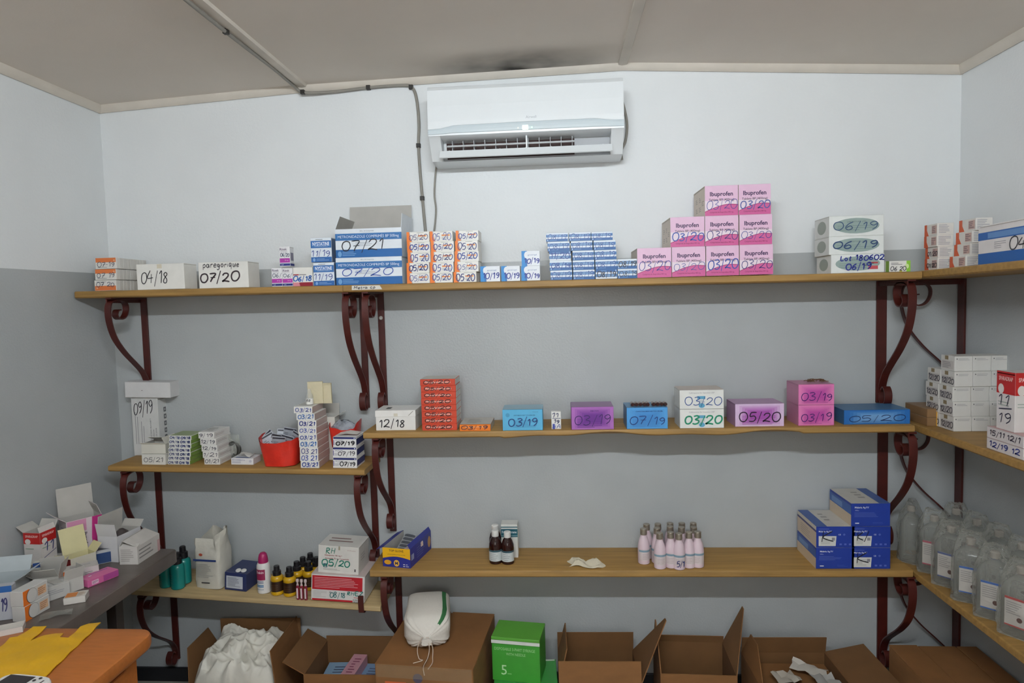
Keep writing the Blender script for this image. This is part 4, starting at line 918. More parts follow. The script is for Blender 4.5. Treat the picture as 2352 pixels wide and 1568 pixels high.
for i in range(2):
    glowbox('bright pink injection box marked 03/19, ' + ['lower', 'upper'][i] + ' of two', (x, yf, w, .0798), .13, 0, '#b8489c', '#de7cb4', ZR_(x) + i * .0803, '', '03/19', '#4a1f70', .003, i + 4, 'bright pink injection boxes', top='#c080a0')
m = MB(); rn = random.Random(2)
for q in range(26):
    a_ = rn.uniform(0, 6.28); c = Vector((rn.uniform(-.034, .034), rn.uniform(-.014, .014), .003 + rn.random() * .007)); d = Vector((math.cos(a_), math.sin(a_), rn.uniform(-.1, .1))) * rn.uniform(.006, .016)
    m.tube([c - d, c + Vector((0, 0, .002)), c + d], .0016, mat('dry_brown_seal', '#6b4a33', rough=.7, var=.2), 5)
o = m.build('dried_seal_strips', loc=(x + .016, yf + .05, ZR_(x) + .1606 + .0015)); tag(o, 'tangle of dry brown seal strips on the upper pink box', 'seal strips'); o['kind'] = 'stuff'
x, yf, w, h = 3.191, -.2029, 0.2475, 0.0558
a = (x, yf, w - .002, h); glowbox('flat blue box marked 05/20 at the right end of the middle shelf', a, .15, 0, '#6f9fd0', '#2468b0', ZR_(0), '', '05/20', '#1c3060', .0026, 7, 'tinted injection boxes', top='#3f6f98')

# ================================================================== goods on the long lower shelf
def ZB_(x): return zs('BR', x)
# open glove box
x, yf, w, h = 1.3041, -.2163, 0.1228, 0.0801
gw, gd = w, .22
p = hollow('open yellow and navy glove box holding blister strips', gw, gd, h, .0018, pap('#27308a'), GREYBOARD, [('right', .02, 60), ('left', .03, 200)], 'glove_box', loc=(x + .012, yf + gd / 2 + .004, ZB_(x)), rot=(0, 0, -.2))
p.poly('front', [(0, .44)] + [(t / 8, .44 + .12 * math.sin(t / 8 * PI)) for t in range(9)] + [(1, 1), (0, 1)], '#e9b21f'); p.text('front', 'TOP GLOVE', .5, .86, .11, '#4a3a24', maxw=.6, bold=.015); p.text('front', 'LATEX EXAMINATION GLOVES', .5, .66, .05, '#5a4a24', maxw=.85); p.ell('front', .18, .24, .13, .12, '#e0a22a'); p.ell('front', .5, .22, .1, .17, '#e9b64a'); p.text('front', 'M', .5, .22, .17, '#22265c', bold=.008, lay=3)
p.rect('front', .74, .16, .8, .2, '#e8e6e8'); p.rect('front', .74, .06, .8, .1, '#e8e6e8'); p.lines('front', .83, .95, .04, .22, 2, '#cfcfe0'); p.rect('right', .05, .35, .17, .65, '#8f9ac0'); p.ell('right', .9, .5, .07, .3, '#b98a4a'); p.lines('right', .3, .8, .2, .8, 5, '#5a64a8', 4); p.done()
BLIS = mat('blister_foil', '#c9ccd0', rough=.25, metal=.5, var=.06)
for i, (dx, dy, dz, rx_, ry_, lab) in enumerate(((-.01, .03, .052, .5, .1, 'silver blister strip on top in the glove box'), (-.012, .05, .040, .5, .05, 'silver blister strip second from the top in the glove box'), (-.01, .07, .03, .45, -.05, 'silver blister strip deep at the back of the glove box'))):
    m = MB(); m.box(-.028, .028, -.05, .05, 0, .0016, BLIS, .0005); o = m.build('blister_strip', loc=(x + .012 + dx, yf + gd / 2 + dy, ZB_(x) + dz), rot=(rx_, ry_, -.22)); tag(o, lab, 'blister strip', 'blister strips in the glove box')
    m = MB()
    for q in range(5): m.extrude([(-.024, .0016), (-.012, .006), (.012, .006), (.024, .0016)], -.044 + q * .019, -.033 + q * .019, mat('blister_band', '#55585f', rough=.3))
    m.build('pocket', o)
p = carton('small pinkish box lying in the glove box', x + .045, yf + .085, .035, .02, .09, ZB_(x) + .045, '#c9b5ae', rz=-.45, rx=.12, centre=True); p.lines('top', .1, .9, .1, .9, 5, '#9a8a88', 2); p.done()
# brown syrup bottles
BROWN = mat('brown_bottle_glass', '#2c1310', rough=.08, var=.1); CAPW = mat('white_cap_plastic', '#d9d8d4', rough=.4, var=.03)
def syrup(label, px, py, s=1.0, rz=0.0):
    r = empty('syrup_bottle', (px, py, ZB_(px)), (0, 0, rz)); tag(r, label, 'bottle', 'brown syrup bottles')
    m = MB(); m.lathe([(.023 * s, 0), (.0265 * s, .003), (.0268 * s, .07 * s), (.026 * s, .082 * s), (.02 * s, .1 * s), (.0115 * s, .112 * s), (.0115 * s, .118 * s)], BROWN, 24); m.build('body', r, smooth=40)
    m = MB(); m.lathe([(.0145 * s, .112 * s), (.0148 * s, .114 * s), (.0148 * s, .134 * s), (.0135 * s, .136 * s), (.001, .1365 * s)], CAPW, 24); m.build('cap', r, smooth=30)
    m = MB(); n = 14; a0, a1 = math.radians(-165), math.radians(-15)
    m.loft([[(.0272 * s * math.cos(a0 + (a1 - a0) * j / n), .0272 * s * math.sin(a0 + (a1 - a0) * j / n), z) for j in range(n + 1)] for z in (.014 * s, .052 * s)], pap('#c4cbcc'), False, False, closed=False)
    m.loft([[(.0273 * s * math.cos(a0 + (a1 - a0) * j / n), .0273 * s * math.sin(a0 + (a1 - a0) * j / n), z) for j in range(n + 1)] for z in (.052 * s, .06 * s)], pap('#31505c'), False, False, closed=False)
    l = m.build('paper_label', r, smooth=60)
    m = MB()
    for q in range(4): m.loft([[(.0275 * s * math.cos(t), .0275 * s * math.sin(t), (.02 + .008 * q) * s + dz) for t in [math.radians(-130 + 8 * j) for j in range(7 + q % 3)]] for dz in (0, .0016)], pap('#7d868c'), False, False, closed=False)
    m.build('lettering', l); return r
syrup('brown syrup bottle with white cap, left of the front pair', 1.6974, -.1593)
syrup('brown syrup bottle with white cap, right of the front pair', 1.7482, -.1639, .97)
sx, sy = 1.6913, -.0948
syrup('brown syrup bottle standing behind the front pair', sx, sy, 1.0)
x, yf, w, h = 1.7524, -.123, 0.0693, 0.143
p = carton('tall white carton with a teal band behind the syrup bottles', x, yf + .012, w, h, .055, ZB_(x), '#d3d3cd'); p.rect('front', 0.0, .62, 1, .86, '#1f5a68'); p.rect('front', 0, .9, 1, .93, '#1f5a68'); p.text('front', 'Ferrostrane', .5, .77, .07, '#e8eef0', maxw=.88, bold=.01); p.text('front', 'sirop', .5, .69, .035, '#cfe0e4'); p.rect('front', 0, .655, 1, .665, '#b9d4da', lay=2); p.lines('front', .2, .8, .1, .5, 5, '#a3a8a6', 1); p.done()
# rag
m = MB(); rn = random.Random(8); NX, NY = 14, 8; G = []
for i in range(NX + 1):
    G.append([]); u = i / NX
    for j in range(NY + 1):
        v = j / NY; zz = .012 + .010 * math.sin(u * 9) * (1 - abs(v - .5)) + .008 * math.sin(v * 7 + u * 3) + .004 * rn.uniform(-1, 1)
        zz *= min(1, 6 * u * (1 - u) + .15) * min(1, 6 * v * (1 - v) + .25)
        G[-1].append(((u - .5) * .135 + .012 * math.sin(v * 5), (v - .5) * .06 + .01 * math.sin(u * 7), max(.001, zz)))
m.loft(G, mat('gauze_cloth', '#cfc6b0', rough=.9, var=.06, bump=.3, bscale=200), False, False, closed=False)
sx, sy = 2.0665, -.1867
tag(m.build('gauze_cloth', smooth=60, loc=(sx, sy, ZB_(sx)), rot=(0, 0, -.1)), 'crumpled off-white gauze cloth lying on the lower shelf', 'cloth')
# silver capped bottles
PINKW = mat('milky_bottle_plastic', '#d9c4cc', rough=.3, var=.03); ALU = mat('aluminium_cap', '#a59c8e', rough=.3, metal=.7, var=.08)
def milk(label, px, py, first=None):
    if first: return dup(first, (px, py, ZB_(px)), (0, 0, random.uniform(-.4, .4)), label)
    r = empty('lotion_bottle', (px, py, ZB_(px))); tag(r, label, 'bottle', 'milky bottles with silver caps')
    m = MB(); m.lathe([(.020, 0), (.0235, .003), (.0238, .064), (.0225, .08), (.018, .098), (.0125, .112), (.0118, .12)], PINKW, 24); m.build('body', r, smooth=40)
    m = MB(); m.lathe([(.0135, .118), (.0138, .12), (.0138, .129), (.0132, .131), (.0135, .134), (.0135, .140), (.0125, .1415), (.001, .1416)], ALU, 24); m.build('cap', r, smooth=30)
    n = 16; a0, a1 = math.radians(-170), math.radians(-10); m = MB(); arc = lambda R, z, a0=a0, a1=a1: [(R * math.cos(a0 + (a1 - a0) * j / n), R * math.sin(a0 + (a1 - a0) * j / n), z) for j in range(n + 1)]
    m.loft([arc(.0241, .018), arc(.0241, .062)], pap('#d3c6c6'), False, False, closed=False); m.loft([arc(.0243, .052), arc(.0243, .060)], pap('#7f98a8'), False, False, closed=False)
    l = m.build('paper_label', r, smooth=60)
    m = MB()
    for q in range(4): m.loft([arc(.0243, .024 + q * .006, math.radians(-130), math.radians(-70 + 6 * (q % 2))), arc(.0243, .0255 + q * .006, math.radians(-130), math.radians(-70 + 6 * (q % 2)))], pap('#b09ca0'), False, False, closed=False)
    m.build('lettering', l); return r
spots = [(2.3011, -.1652), (2.3583, -.213), (2.4024, -.2045), (2.4741, -.2046), (2.5091, -.2004), (2.3565, -.1565), (2.3205, -.1112), (2.3674, -.1068), (2.4118, -.1388), (2.4556, -.1479), (2.5043, -.148), (2.4187, -.0978), (2.4666, -.098), (2.5127, -.0982)]
labs = ['at the far left of the cluster', 'second in the front rows', 'behind the 5/1 bottle on its left', 'behind the 5/1 bottle on its right', 'at the right end of the front row', 'in the middle of the left file', 'at the back left corner', 'second along the back row', 'in the third row, middle', 'in the third row, right of middle', 'in the third row, right end', 'third along the back row', 'fourth along the back row', 'at the back right corner']
mx_, my_ = 2.4321, -.22
f0 = milk('milky bottle marked 5/1 standing foremost', mx_, my_)
for (a_, b_), l_ in zip(spots, labs): milk('milky bottle with silver cap ' + l_, a_, b_, f0)
p = Print(f0, {'f': Face((-.017, -.0248, .008), (1, 0, 0), (0, 0, 1), .034, .036)}); p.hand('f', '5/1', .1, .1, .95, .9, '#1f2a68', .003); p.done()
# malaria test boxes
def mal(label, a, z, style, hw, sd):
    x, yf, w, h = a; p = carton(label, x, yf, w, h, .2, z, '#1f3a96', group='blue malaria test boxes', seam=False)
    p.rect('top', 0, 0, 1, 1, '#c8c4bc'); p.poly('top', [(.0, 0), (.0, 1), (.28, 1), (.28, 0)] if style else [(.72, 0), (1, 0), (1, 1), (.72, 1)], '#3a5a9c', lay=2); p.lines('top', .4, .6, .3, .8, 3, '#8f8c86', sd, lay=3)
    if style: p.rect('left', 0, .0, 1, .72, '#c9b8a4'); p.rect('left', 0, .72, 1, .82, '#3f3c74', lay=2); p.rect('left', 0, .82, 1, 1, '#c9c4ba'); p.lines('left', .2, .8, .1, .6, 5, '#a89a8c', sd, lay=2)
    else: p.rect('left', 0, .0, 1, .5, '#cdb9a0'); p.rect('left', .0, .5, 1, .9, '#3a62a8'); p.rect('left', .1, .55, .6, .8, '#6a8cc0', lay=2)
    if style:
        p.text('front', 'Malaria Ag P.f', .23, .76, .1, '#eef0f6', maxw=.36, bold=.01); p.lines('front', .06, .5, .86, .92, 1, '#6a7cc0'); p.poly('front', [(.06, .08), (.5, .08), (.52, .55), (.06, .55)], '#d6d6d2'); p.lines('front', .12, .4, .16, .46, 5, '#a4a4a0', sd, lay=2); p.rect('front', .4, .34, .48, .48, '#8f8d94', lay=2)
        p.text('front', 'CE', .6, .62, .07, '#d6dcf0', bold=.01); p.ell('front', .72, .62, .03, .05, '#5468b8'); [p.rect('front', .6 + q * .12, .12, .66 + q * .12, .2, '#5a6cbc') for q in range(3)]; p.hand('front', hw, .14, .28, .44, .78, '#1a1a22', .004, sd, lay=4)
    else:
        p.text('front', 'Malaria Ag P.f', .27, .82, .1, '#f2f4fa', maxw=.42, bold=.012); p.text('front', 'Pf/Pan', .15, .7, .045, '#c8d0ea', maxw=.16); p.lines('front', .08, .7, .4, .62, 4, '#5468b4', sd); p.rect('front', .1, .12, .2, .16, '#e6e8f0', lay=2); p.lines('front', .55, .85, .1, .2, 2, '#3f56ac', sd)
    return p.done()
x, yf, w, h = 3.0284, -.2178, 0.1333, 0.0729
x2 = 3.1639; HM = .0835; w = .1455; yf = -.226
mal('blue malaria test box, bottom left of the pile', (x, yf, w, HM), ZB_(x), False, '', 1)
mal('blue malaria test box with a white sticker, bottom right of the pile', (x2 - .002, yf, w, HM), ZB_(x), True, 'K', 2)
mal('blue malaria test box marked K, second level on the left', (x + .001, yf, w, HM), ZB_(x) + HM + .0006, True, 'K', 3)
mal('blue malaria test box with a sticker, second level on the right', (x2 - .002, yf, w, HM), ZB_(x) + HM + .0006, True, 'K/', 4)
mal('blue malaria test box on top of the pile', (x2 - .004, yf, w, HM + .006), ZB_(x) + 2 * HM + .0012, False, '', 5)


# ================================================================== goods on the lowest left shelf
def ZL_(x): return zs('BL', x)
RL = tilt('BL')
TEAL = mat('teal_bottle_plastic', '#17837c', rough=.25, var=.06); BLK = mat('black_cap_plastic', '#17161a', rough=.35, var=.05)
for i, ((px, py), lab, s) in enumerate(((( 0.3497, -.1953 ), 'teal bottle with black cap, foremost of three', 1), (( 0.3466, -.1444 ), 'teal bottle with black cap, behind on the right', 1.05), (( 0.2929, -.1868 ), 'teal bottle with black cap, partly hidden by the grey table', .96))):
    r = empty('disinfectant_bottle', (px, py, ZL_(px) + .0015)); tag(r, lab, 'bottle', 'teal bottles')
    m = MB(); m.lathe([(.024, 0), (.0275 * s, .004), (.028 * s, .085 * s), (.026 * s, .098 * s), (.017 * s, .106 * s)], TEAL, 22); m.build('body', r, smooth=40)
    m = MB(); m.lathe([(.0185 * s, .103 * s), (.0185 * s, .128 * s), (.0125 * s, .132 * s), (.012 * s, .150 * s), (.009 * s, .153 * s)], BLK, 20); m.build('cap', r, smooth=30)
    m = MB(); 
    for q in range(4): m.loft([[(.0284 * s * math.cos(t), .0284 * s * math.sin(t), .03 + .01 * q + dz) for t in [math.radians(-160 + 8 * j) for j in range(8)]] for dz in (0, .002)], pap('#1b5f66'), False, False, closed=False)
    m.build('lettering', r)
# white paper sack with crumpled open top
PAPERW = mat('white_paper_sack', '#c6c3b8', rough=.6, var=.06, scale=8, bump=.5, bscale=18)
x, yf, w, h = 0.4769, -.1848, 0.1223, 0.2371
rn = random.Random(3); rings = []; n = 24; d = .1
for i in range(15):
    t = i / 14; ring = []
    for j in range(n):
        a = 2 * PI * j / n; sg = lambda c, e: math.copysign(abs(c) ** e, c)
        e = .3 if t < .62 else .3 + (t - .62) * 1.2
        cr = 0 if t < .6 else (t - .6) / .4
        xx = w / 2 * sg(math.cos(a), e) * (1 + .10 * cr * math.sin(3 * a + 9 * t)) + cr * .012 * math.sin(5 * a + 3)
        yy = d / 2 * sg(math.sin(a), e) * (1 - .3 * cr) + cr * .014 * math.sin(4 * a + 1)
        zz = h * t * (.9 if t > .7 else 1) + (h * .063 if t > .7 else 0) * 0
        zz = h * t + cr * .026 * (math.cos(a - .5) * .9 + .5 * math.sin(3 * a + 2)) - cr * .015
        ring.append((xx + rn.uniform(-1, 1) * .0016, yy + rn.uniform(-1, 1) * .0016, max(0, zz)))
    rings.append(ring)
m = MB(); m.loft(rings, PAPERW, True, False); m.loft([[(q[0] * .95, q[1] * .95, q[2]) for q in r_] for r_ in reversed(rings[5:])], PAPERW, False, True)
o = m.build('paper_sack', smooth=35, loc=(x, yf + d / 2, ZL_(x) + .001), rot=(0, 0, -.12)); tag(o, 'white paper sack with a crumpled open top', 'paper sack')
p = Print(o, {'f': Face((-w / 2, -d / 2 - .003, 0), (1, 0, 0), (0, 0, 1), w, h)})
p.ell('f', .32, .62, .07, .024, '#b5523c', 'stamp'); p.rect('f', .02, .50, .9, .535, '#2c3f78', 'stripe'); p.lines('f', .15, .8, .2, .46, 9, '#a9a9a4', 3); p.rect('f', .3, .1, .62, .122, '#3a3a40', 'lettering', 2); p.done()
# navy box
x, yf, w, h = 0.5997, -.1875, 0.0986, 0.0772
p = carton('navy blue box with a white printed label', x, yf, w, h, .13, ZL_(x) + .002, '#2b3560', ry=RL, rz=-.1); p.rect('front', .08, .12, .84, .8, '#bfc4ce', 'paper_label'); p.lines('front', .14, .78, .2, .74, 8, '#6b7284', 3, lay=3); p.done()
for i in range(2):
    m = MB(); m.lathe([(.007, 0), (.0105, .0012), (.0115, .003), (.0105, .0048), (.007, .006)], CAPW, 18)
    o = m.build('vial_stopper', smooth=40, loc=(x + .004 + .023 * i, yf + .016, ZL_(x) + h + .0034 - .0008 * i), rot=(.3, RL, 0)); tag(o, ['round white stopper on the navy box, left of two', 'round white stopper on the navy box, right of two'][i], 'stopper', 'white stoppers')
# white antiseptic bottle with a magenta cap
px, py = 0.7164, -.1785
WHP = mat('white_bottle_plastic', '#dcdad8', rough=.3, var=.02); MAG = mat('magenta_cap', '#a3215c', rough=.4, var=.05)
r = empty('antiseptic_bottle', (px, py, ZL_(px) + .0015)); tag(r, 'tall white antiseptic bottle with a magenta cap', 'bottle')
m = MB(); m.lathe([(.024, 0), (.027, .003), (.0275, .105), (.0265, .118), (.022, .128)], WHP, 26); m.build('body', r, smooth=40)
m = MB(); m.lathe([(.0205, .124), (.020, .14), (.0185, .152), (.0155, .163), (.010, .169), (.001, .1705)], MAG, 26); m.build('cap', r, smooth=40)
def wrap(r, R, z0, z1, a0, a1, mt, name, n=12):
    m = MB(); m.loft([[(R * math.cos(math.radians(a0 + (a1 - a0) * j / n)), R * math.sin(math.radians(a0 + (a1 - a0) * j / n)), z) for j in range(n + 1)] for z in (z0, z1)], mt, False, False, closed=False); return m.build(name, r, smooth=60)
l = wrap(r, .0279, .06, .105, -150, -55, pap('#93264f'), 'paper_label')
V, F, tw, th_ = text2d('Dakin', .01); m = MB(); k_ = .034 / tw; R = .0283
m.raw([(R * math.cos(math.radians(-135) + (q[0] * k_) / R), R * math.sin(math.radians(-135) + (q[0] * k_) / R), .088 + q[1] * k_) for q in V], F, pap('#f0e6ea')); m.build('lettering', l)
for q, c_ in ((.052, '#8c93a8'), (.046, '#8c93a8'), (.036, '#3f7aa8'), (.03, '#3f7aa8'), (.018, '#b0b4bc')): wrap(r, .0279, q, q + .004, -145, -70, pap(c_), 'print_line')
# amber and yellow antiseptic bottles
YEL = mat('yellow_bottle_plastic', '#c79a17', rough=.25, var=.06); DLAB = mat('dark_brown_label', '#2e1a0e', rough=.4, var=.1)
def povi(label, px, py, first=None):
    if first: return dup(first, (px, py, ZL_(px) + .0015), (0, 0, random.uniform(-.3, .3)), label)
    r = empty('iodine_bottle', (px, py, ZL_(px) + .0015)); tag(r, label, 'bottle', 'yellow bottles with black caps')
    m = MB(); m.lathe([(.023, 0), (.0262, .003), (.0265, .014), (.0262, .0145), (.0262, .062), (.0265, .0625), (.0262, .072), (.021, .079), (.016, .082)], YEL, 24); m.build('body', r, smooth=40)
    m = MB(); m.lathe([(.0268, .0165), (.0268, .0595)], DLAB, 24, cap0=False, cap1=False); l = m.build('paper_label', r, smooth=60)
    for q in range(3): wrap(l, .027, .025 + .009 * q, .027 + .009 * q, -130, -60, pap('#5a3a20'), 'print_line')
    m = MB(); m.lathe([(.0175, .080), (.0178, .097), (.016, .099), (.0125, .101), (.0118, .118), (.0108, .1195), (.001, .12)], BLK, 22); m.build('cap', r, smooth=30); return r
pv = [(0.7762, -.1862), (0.8321, -.1902), (0.84, -.131), (0.8886, -.1237), (0.8476, -.0824), (0.8627, -.0357), (0.9044, -.0739)]
pl = ['leftmost of the front pair', 'right of the front pair', 'behind the front pair', 'behind the three red ampoules', 'in the second row from the back', 'tallest looking at the very back', 'half hidden behind the stacked tuberculosis boxes']
f0 = None
for (a_, b_), l_ in zip(pv, pl):
    q = povi('yellow and brown bottle with black cap, ' + l_, a_, b_, f0); f0 = f0 or q
# three joined plastic ampoules
PNK = mat('pink_liquid_ampoule', '#8a2b40', rough=.15, var=.08, alpha=.9); CLR = mat('clear_ampoule_tip', '#d8c6c4', rough=.2, var=0, alpha=.75)
sx_ = [[0.88, -0.1791], [0.8968, -0.1767], [0.9136, -0.1742]]
for i, (a_, b_) in enumerate(sx_):
    r = empty('plastic_ampoule', (a_, -.226, ZL_(a_) + .001)); tag(r, 'red filled plastic ampoule, ' + ['left', 'middle', 'right'][i] + ' of three', 'ampoule', 'red filled ampoules')
    m = MB(); m.lathe([(.005, 0), (.0072, .003), (.0074, .05), (.0055, .06)], PNK, 14, sy=.8); m.build('body', r, smooth=40)
    m = MB(); m.lathe([(.0056, .0602), (.0032, .068), (.0032, .074), (.0062, .075), (.0062, .085), (.005, .0865)], CLR, 14, sy=.7); m.build('tip', r, smooth=40)
    m = MB(); m.box(-.003, .003, -.0066, -.006, .008, .05, pap('#dcc9cc')); m.build('label_strip', r)
# stacked tuberculosis medicine boxes
x, yf, w, h = 1.0472, -.1789, 0.2233, 0.1102
yf = -.23; h8 = h
p = carton('red and white medicine box marked 08/18 RHEZ', x, yf, w, h, .2, ZL_(x) + .006, '#d6d3d0', ry=RL); p.rect('front', .02, .42, .96, .95, '#b5202c'); p.rect('front', .02, .0, .98, .07, '#b5202c')
p.lines('front', .06, .9, .48, .9, 7, '#dba0a4', 5); p.lines('front', .04, .3, .12, .38, 5, '#b9b6b6', 2); p.rect('front', .34, .3, .38, .36, '#a8a5a8'); p.hand('front', '08/18', .36, .1, .64, .36, '#1f6a6c', .003); p.hand('front', 'RHEZ', .68, .26, .97, .42, '#1f7a70', .0036); p.rect('front', .78, -.0, .96, .14, '#d6d3d0', lay=2); p.text('front', 'GLOBAL DRUG', .87, .1, .055, '#3a383c', maxw=.17, bold=.01, lay=4); p.text('front', 'FACILITY', .86, .03, .055, '#3a383c', maxw=.14, bold=.01, lay=4); p.rect('front', .8, .17, .96, .19, '#b5202c', lay=2); p.rect('top', 0, 0, 1, 1, '#c9b9b4'); p.done()
x, yf, w, h = 1.0502, -.215, 0.1722, 0.1155
p = carton('white rifampicin and isoniazid box marked RH 05/20', x, -.212, w, h, .13, ZL_(x) + .0055 + h8, '#d5d2cc', ry=RL, rz=-.03)
p.hand('front', 'RH', .2, .7, .42, .92, '#1f7a66', .004); p.text('front', 'Rifampicine 150 mg +', .38, .64, .07, '#8c2c34', maxw=.55, bold=.012); p.text('front', 'Isoniazide 75 mg Comprimés', .47, .53, .07, '#8c2c34', maxw=.74, bold=.012); p.hand('front', '05/20', .1, .22, .78, .52, '#22806c', .0046); p.rect('front', .13, .2, .23, .34, '#2a5a66', lay=2); p.poly('front', [(.15, .22), (.18, .31), (.21, .22)], '#d5d2cc', lay=3); p.text('front', 'PNT', .32, .27, .08, '#8a3a40', bold=.015); p.lines('front', .13, .65, .1, .17, 2, '#a09c98', 3); p.text('front', '24 x 28 comprimés', .82, .86, .035, '#9c5a5a', maxw=.26); p.rect('front', .9, .1, .93, .2, '#3c3a3c'); p.rect('front', .5, .86, .54, 1, '#a39a84', 'tape', 3); p.lines('top', .15, .9, .3, .75, 2, '#8a6a66', 3); p.lines('right', .2, .7, .4, .7, 3, '#b5afa8', 3); p.done()

# ================================================================== goods on the right wall shelves
ZRM = 1.1785
for i in range(2):
    p = carton('flat orange and brown box in the corner, ' + ['lower', 'upper'][i] + ' of two', 3.425, -.135, .11, .033, .16, ZRM + i * .0335, '#8a6a48', centre=True, group='flat orange boxes in the corner'); p.rect('front', .3, 0, .92, 1, '#d9a01f'); p.rect('front', .92, .2, 1, .8, '#dcd8d0', lay=2); p.done()
# white carton stack: three wide, five high, two deep where seen
CWd, CHt, CDp = .0643, .0545, .088
def wc(label, x, y, z, hw, sd):
    p = carton(label, x, y, CWd - .001, CHt, CDp - .001, z, '#d4d2cd', centre=True, group='white cartons stacked on the right wall shelf', seam=False)
    p.rect('front', .1, .78, .15, .86, '#4a4a50'); p.lines('front', .2, .92, .7, .88, 2, '#a6a4a6', sd); p.rect('left', .3, .72, .55, .98, '#8a7a5c'); p.rect('left', .08, .1, .92, .66, '#c4bfba'); p.lines('left', .12, .85, .15, .6, 4, '#8a868c', sd, lay=2)
    if hw: p.hand('left', hw, .12, .1, .95, .6, '#2f2c38', .003, sd)
    p.done()
x0w = 3.4377; y0w = -.2767
lev = ['bottom', 'second', 'third', 'fourth', 'top']
for k_ in range(5):
    for i in range(3):
        wc('white carton, front of the stack, ' + ['left', 'middle', 'right'][i] + ' column, ' + lev[k_] + ' level', x0w + i * CWd + [0, -.003, -.003, .001, .012][k_], y0w + [0, 0, .004, 0, .02][k_], ZRM + k_ * (CHt + .0002), '12/20' if i == 0 and k_ < 4 else '', k_ * 3 + i)
for k_ in range(4):
    wc('white carton, second row behind the stack front, ' + lev[k_] + ' level', x0w + [0, -.003, -.003, .001][k_], y0w + CDp + [0, 0, .004, 0][k_] + .001, ZRM + k_ * (CHt + .0002), '12/20', k_ + 20)
# two flat boxes and a red plaster box
fx, fy = 3.4369, -.5947
for i in range(2):
    p = carton('flat white box on the right wall shelf, ' + ['lower', 'upper'][i] + ' of two under the red topped box', 3.435, -.665, .15, .036, .17, ZRM + i * .0365, '#cfc8c6', centre=True, group='flat boxes under the red topped box'); p.hand('left', ['12/19 12', '15/11 12/1'][i], .1, .2, .92, .8, ['#26347c', '#4a4650'][i], .0036, i); p.rect('top', 0, 0, 1, 1, '#c29a98'); p.done()
def plaster(label, loc, w, d, h, rz, hw, open_=False):
    p = carton(label, loc[0], loc[1], w, h, d, loc[2], '#d5d0cd', centre=True, rz=rz, group='red and white plaster boxes', seam=not open_)
    for f in ('front', 'left', 'right'):
        p.rect(f, 0, .62, 1, 1, '#b5211f'); p.text(f, 'SPARADRAP', .5, .88, .07, '#e8c8c4', maxw=.75, bold=.015); p.ell(f, .25, .7, .16, .085, '#d9d2cc', lay=2); p.lines(f, .1, .7, .4, .5, 2, '#9fa8a0', 2)
    if hw[0]: p.hand('front', hw[0], .2, .25, .9, .6, '#2a3060', .004); 
    if hw[1]: p.hand('left', hw[1], .15, .42, .7, .6, '#2c2c40', .0036); p.poly('left', [(.15, .34), (.85, .38), (.85, .4), (.15, .36)], '#2c2c40', 'handwriting', 3); p.hand('left', '19', .2, .12, .8, .3, '#2c2c40', .0036, part='handwritten_year')
    if open_: p.rect('top', .06, .06, .94, .94, '#5a4a3c')
    return p.done()
plaster('red topped white plaster box marked 11/19 on the right wall shelf', (3.405, -.655, ZRM + .0732), .075, .085, .185, 0, ('', '11'))

# infusion bottles in clear overwrap
IVP = film('infusion_bottle_plastic', '#c4c6c2', .16, .6, .1, 12, .12); OVER = film('clear_overwrap', '#dcdcd4', .06, .5, 1.0, 42)
def rr(w, d, n=24, e=.45): return [(w / 2 * math.copysign(abs(math.cos(2 * PI * j / n)) ** e, math.cos(2 * PI * j / n)), d / 2 * math.copysign(abs(math.sin(2 * PI * j / n)) ** e, math.sin(2 * PI * j / n))) for j in range(n)]
def infusion(label, loc, rz, col='#2b5fb0', s=1.0, first=None, seed=1, lean=(0, 0)):
    r = empty('infusion_bottle', loc, (lean[0], lean[1], rz)); tag(r, label, 'bottle', 'wrapped infusion bottles')
    m = MB(); m.loft([[(a * q, b * q, z * s) for a, b in rr(.085 * s, .062 * s)] for q, z in ((.86, 0), (1, .006), (1, .125), (.94, .14), (.62, .158), (.34, .166), (.32, .178))], IVP); m.build('body', r, smooth=40)
    m = MB(); m.lathe([(.013 * s, .176 * s), (.0135 * s, .192 * s), (.009 * s, .196 * s)], mat('infusion_cap', '#b9b0a6', rough=.2, alpha=.55), 16); m.build('cap', r, smooth=30)
    y = -.0316 * s; m = MB(); m.box(-.026 * s, .026 * s, y - .0012, y, .03 * s, .112 * s, pap('#cfcac6')); l = m.build('paper_label', r)
    p = Print(l, {'f': Face((-.026 * s, y - .0012, .03 * s), (1, 0, 0), (0, 0, 1), .052 * s, .082 * s)}); p.rect('f', 0, .92, 1, 1, col); p.rect('f', 0, 0, 1, .05, col); p.ell('f', .7, .28, .13, .085, '#5a2f28', lay=2); p.lines('f', .08, .85, .4, .86, 6, '#a09c9c', seed); p.done()
    rn = random.Random(seed); rings = []; n = 26
    ph = rn.uniform(0, 6)
    for i in range(14):
        t = i / 13; sq = 1.09 if t < .62 else 1.09 - .5 * ((t - .62) / .38) ** 1.3; z = t * .215 * s
        rings.append([(a * sq * (1 + .05 * math.sin(6 * j / n * 6.28 + ph + 5 * t)) + rn.uniform(-1, 1) * .002, b * (sq if t < .8 else sq * (1 - 2.4 * (t - .8))) + .003 * math.sin(9 * t + j) + rn.uniform(-1, 1) * .002, max(-.0, z + (rn.uniform(-1, 1) * .004 if t > .9 else 0))) for j, (a, b) in enumerate(rr(.09 * s, .067 * s, n))])
    m = MB(); m.loft(rings, OVER); m.build('overwrap', r, smooth=25)
ZRL = .6125
iv = [(3.375, -.10), (3.40, -.218), (3.392, -.455), (3.395, -.578), (3.398, -.70), (3.395, -.336), (3.53, -.385), (3.53, -.505), (3.53, -.628), (3.525, -.14), (3.53, -.262), (3.53, -.752)]
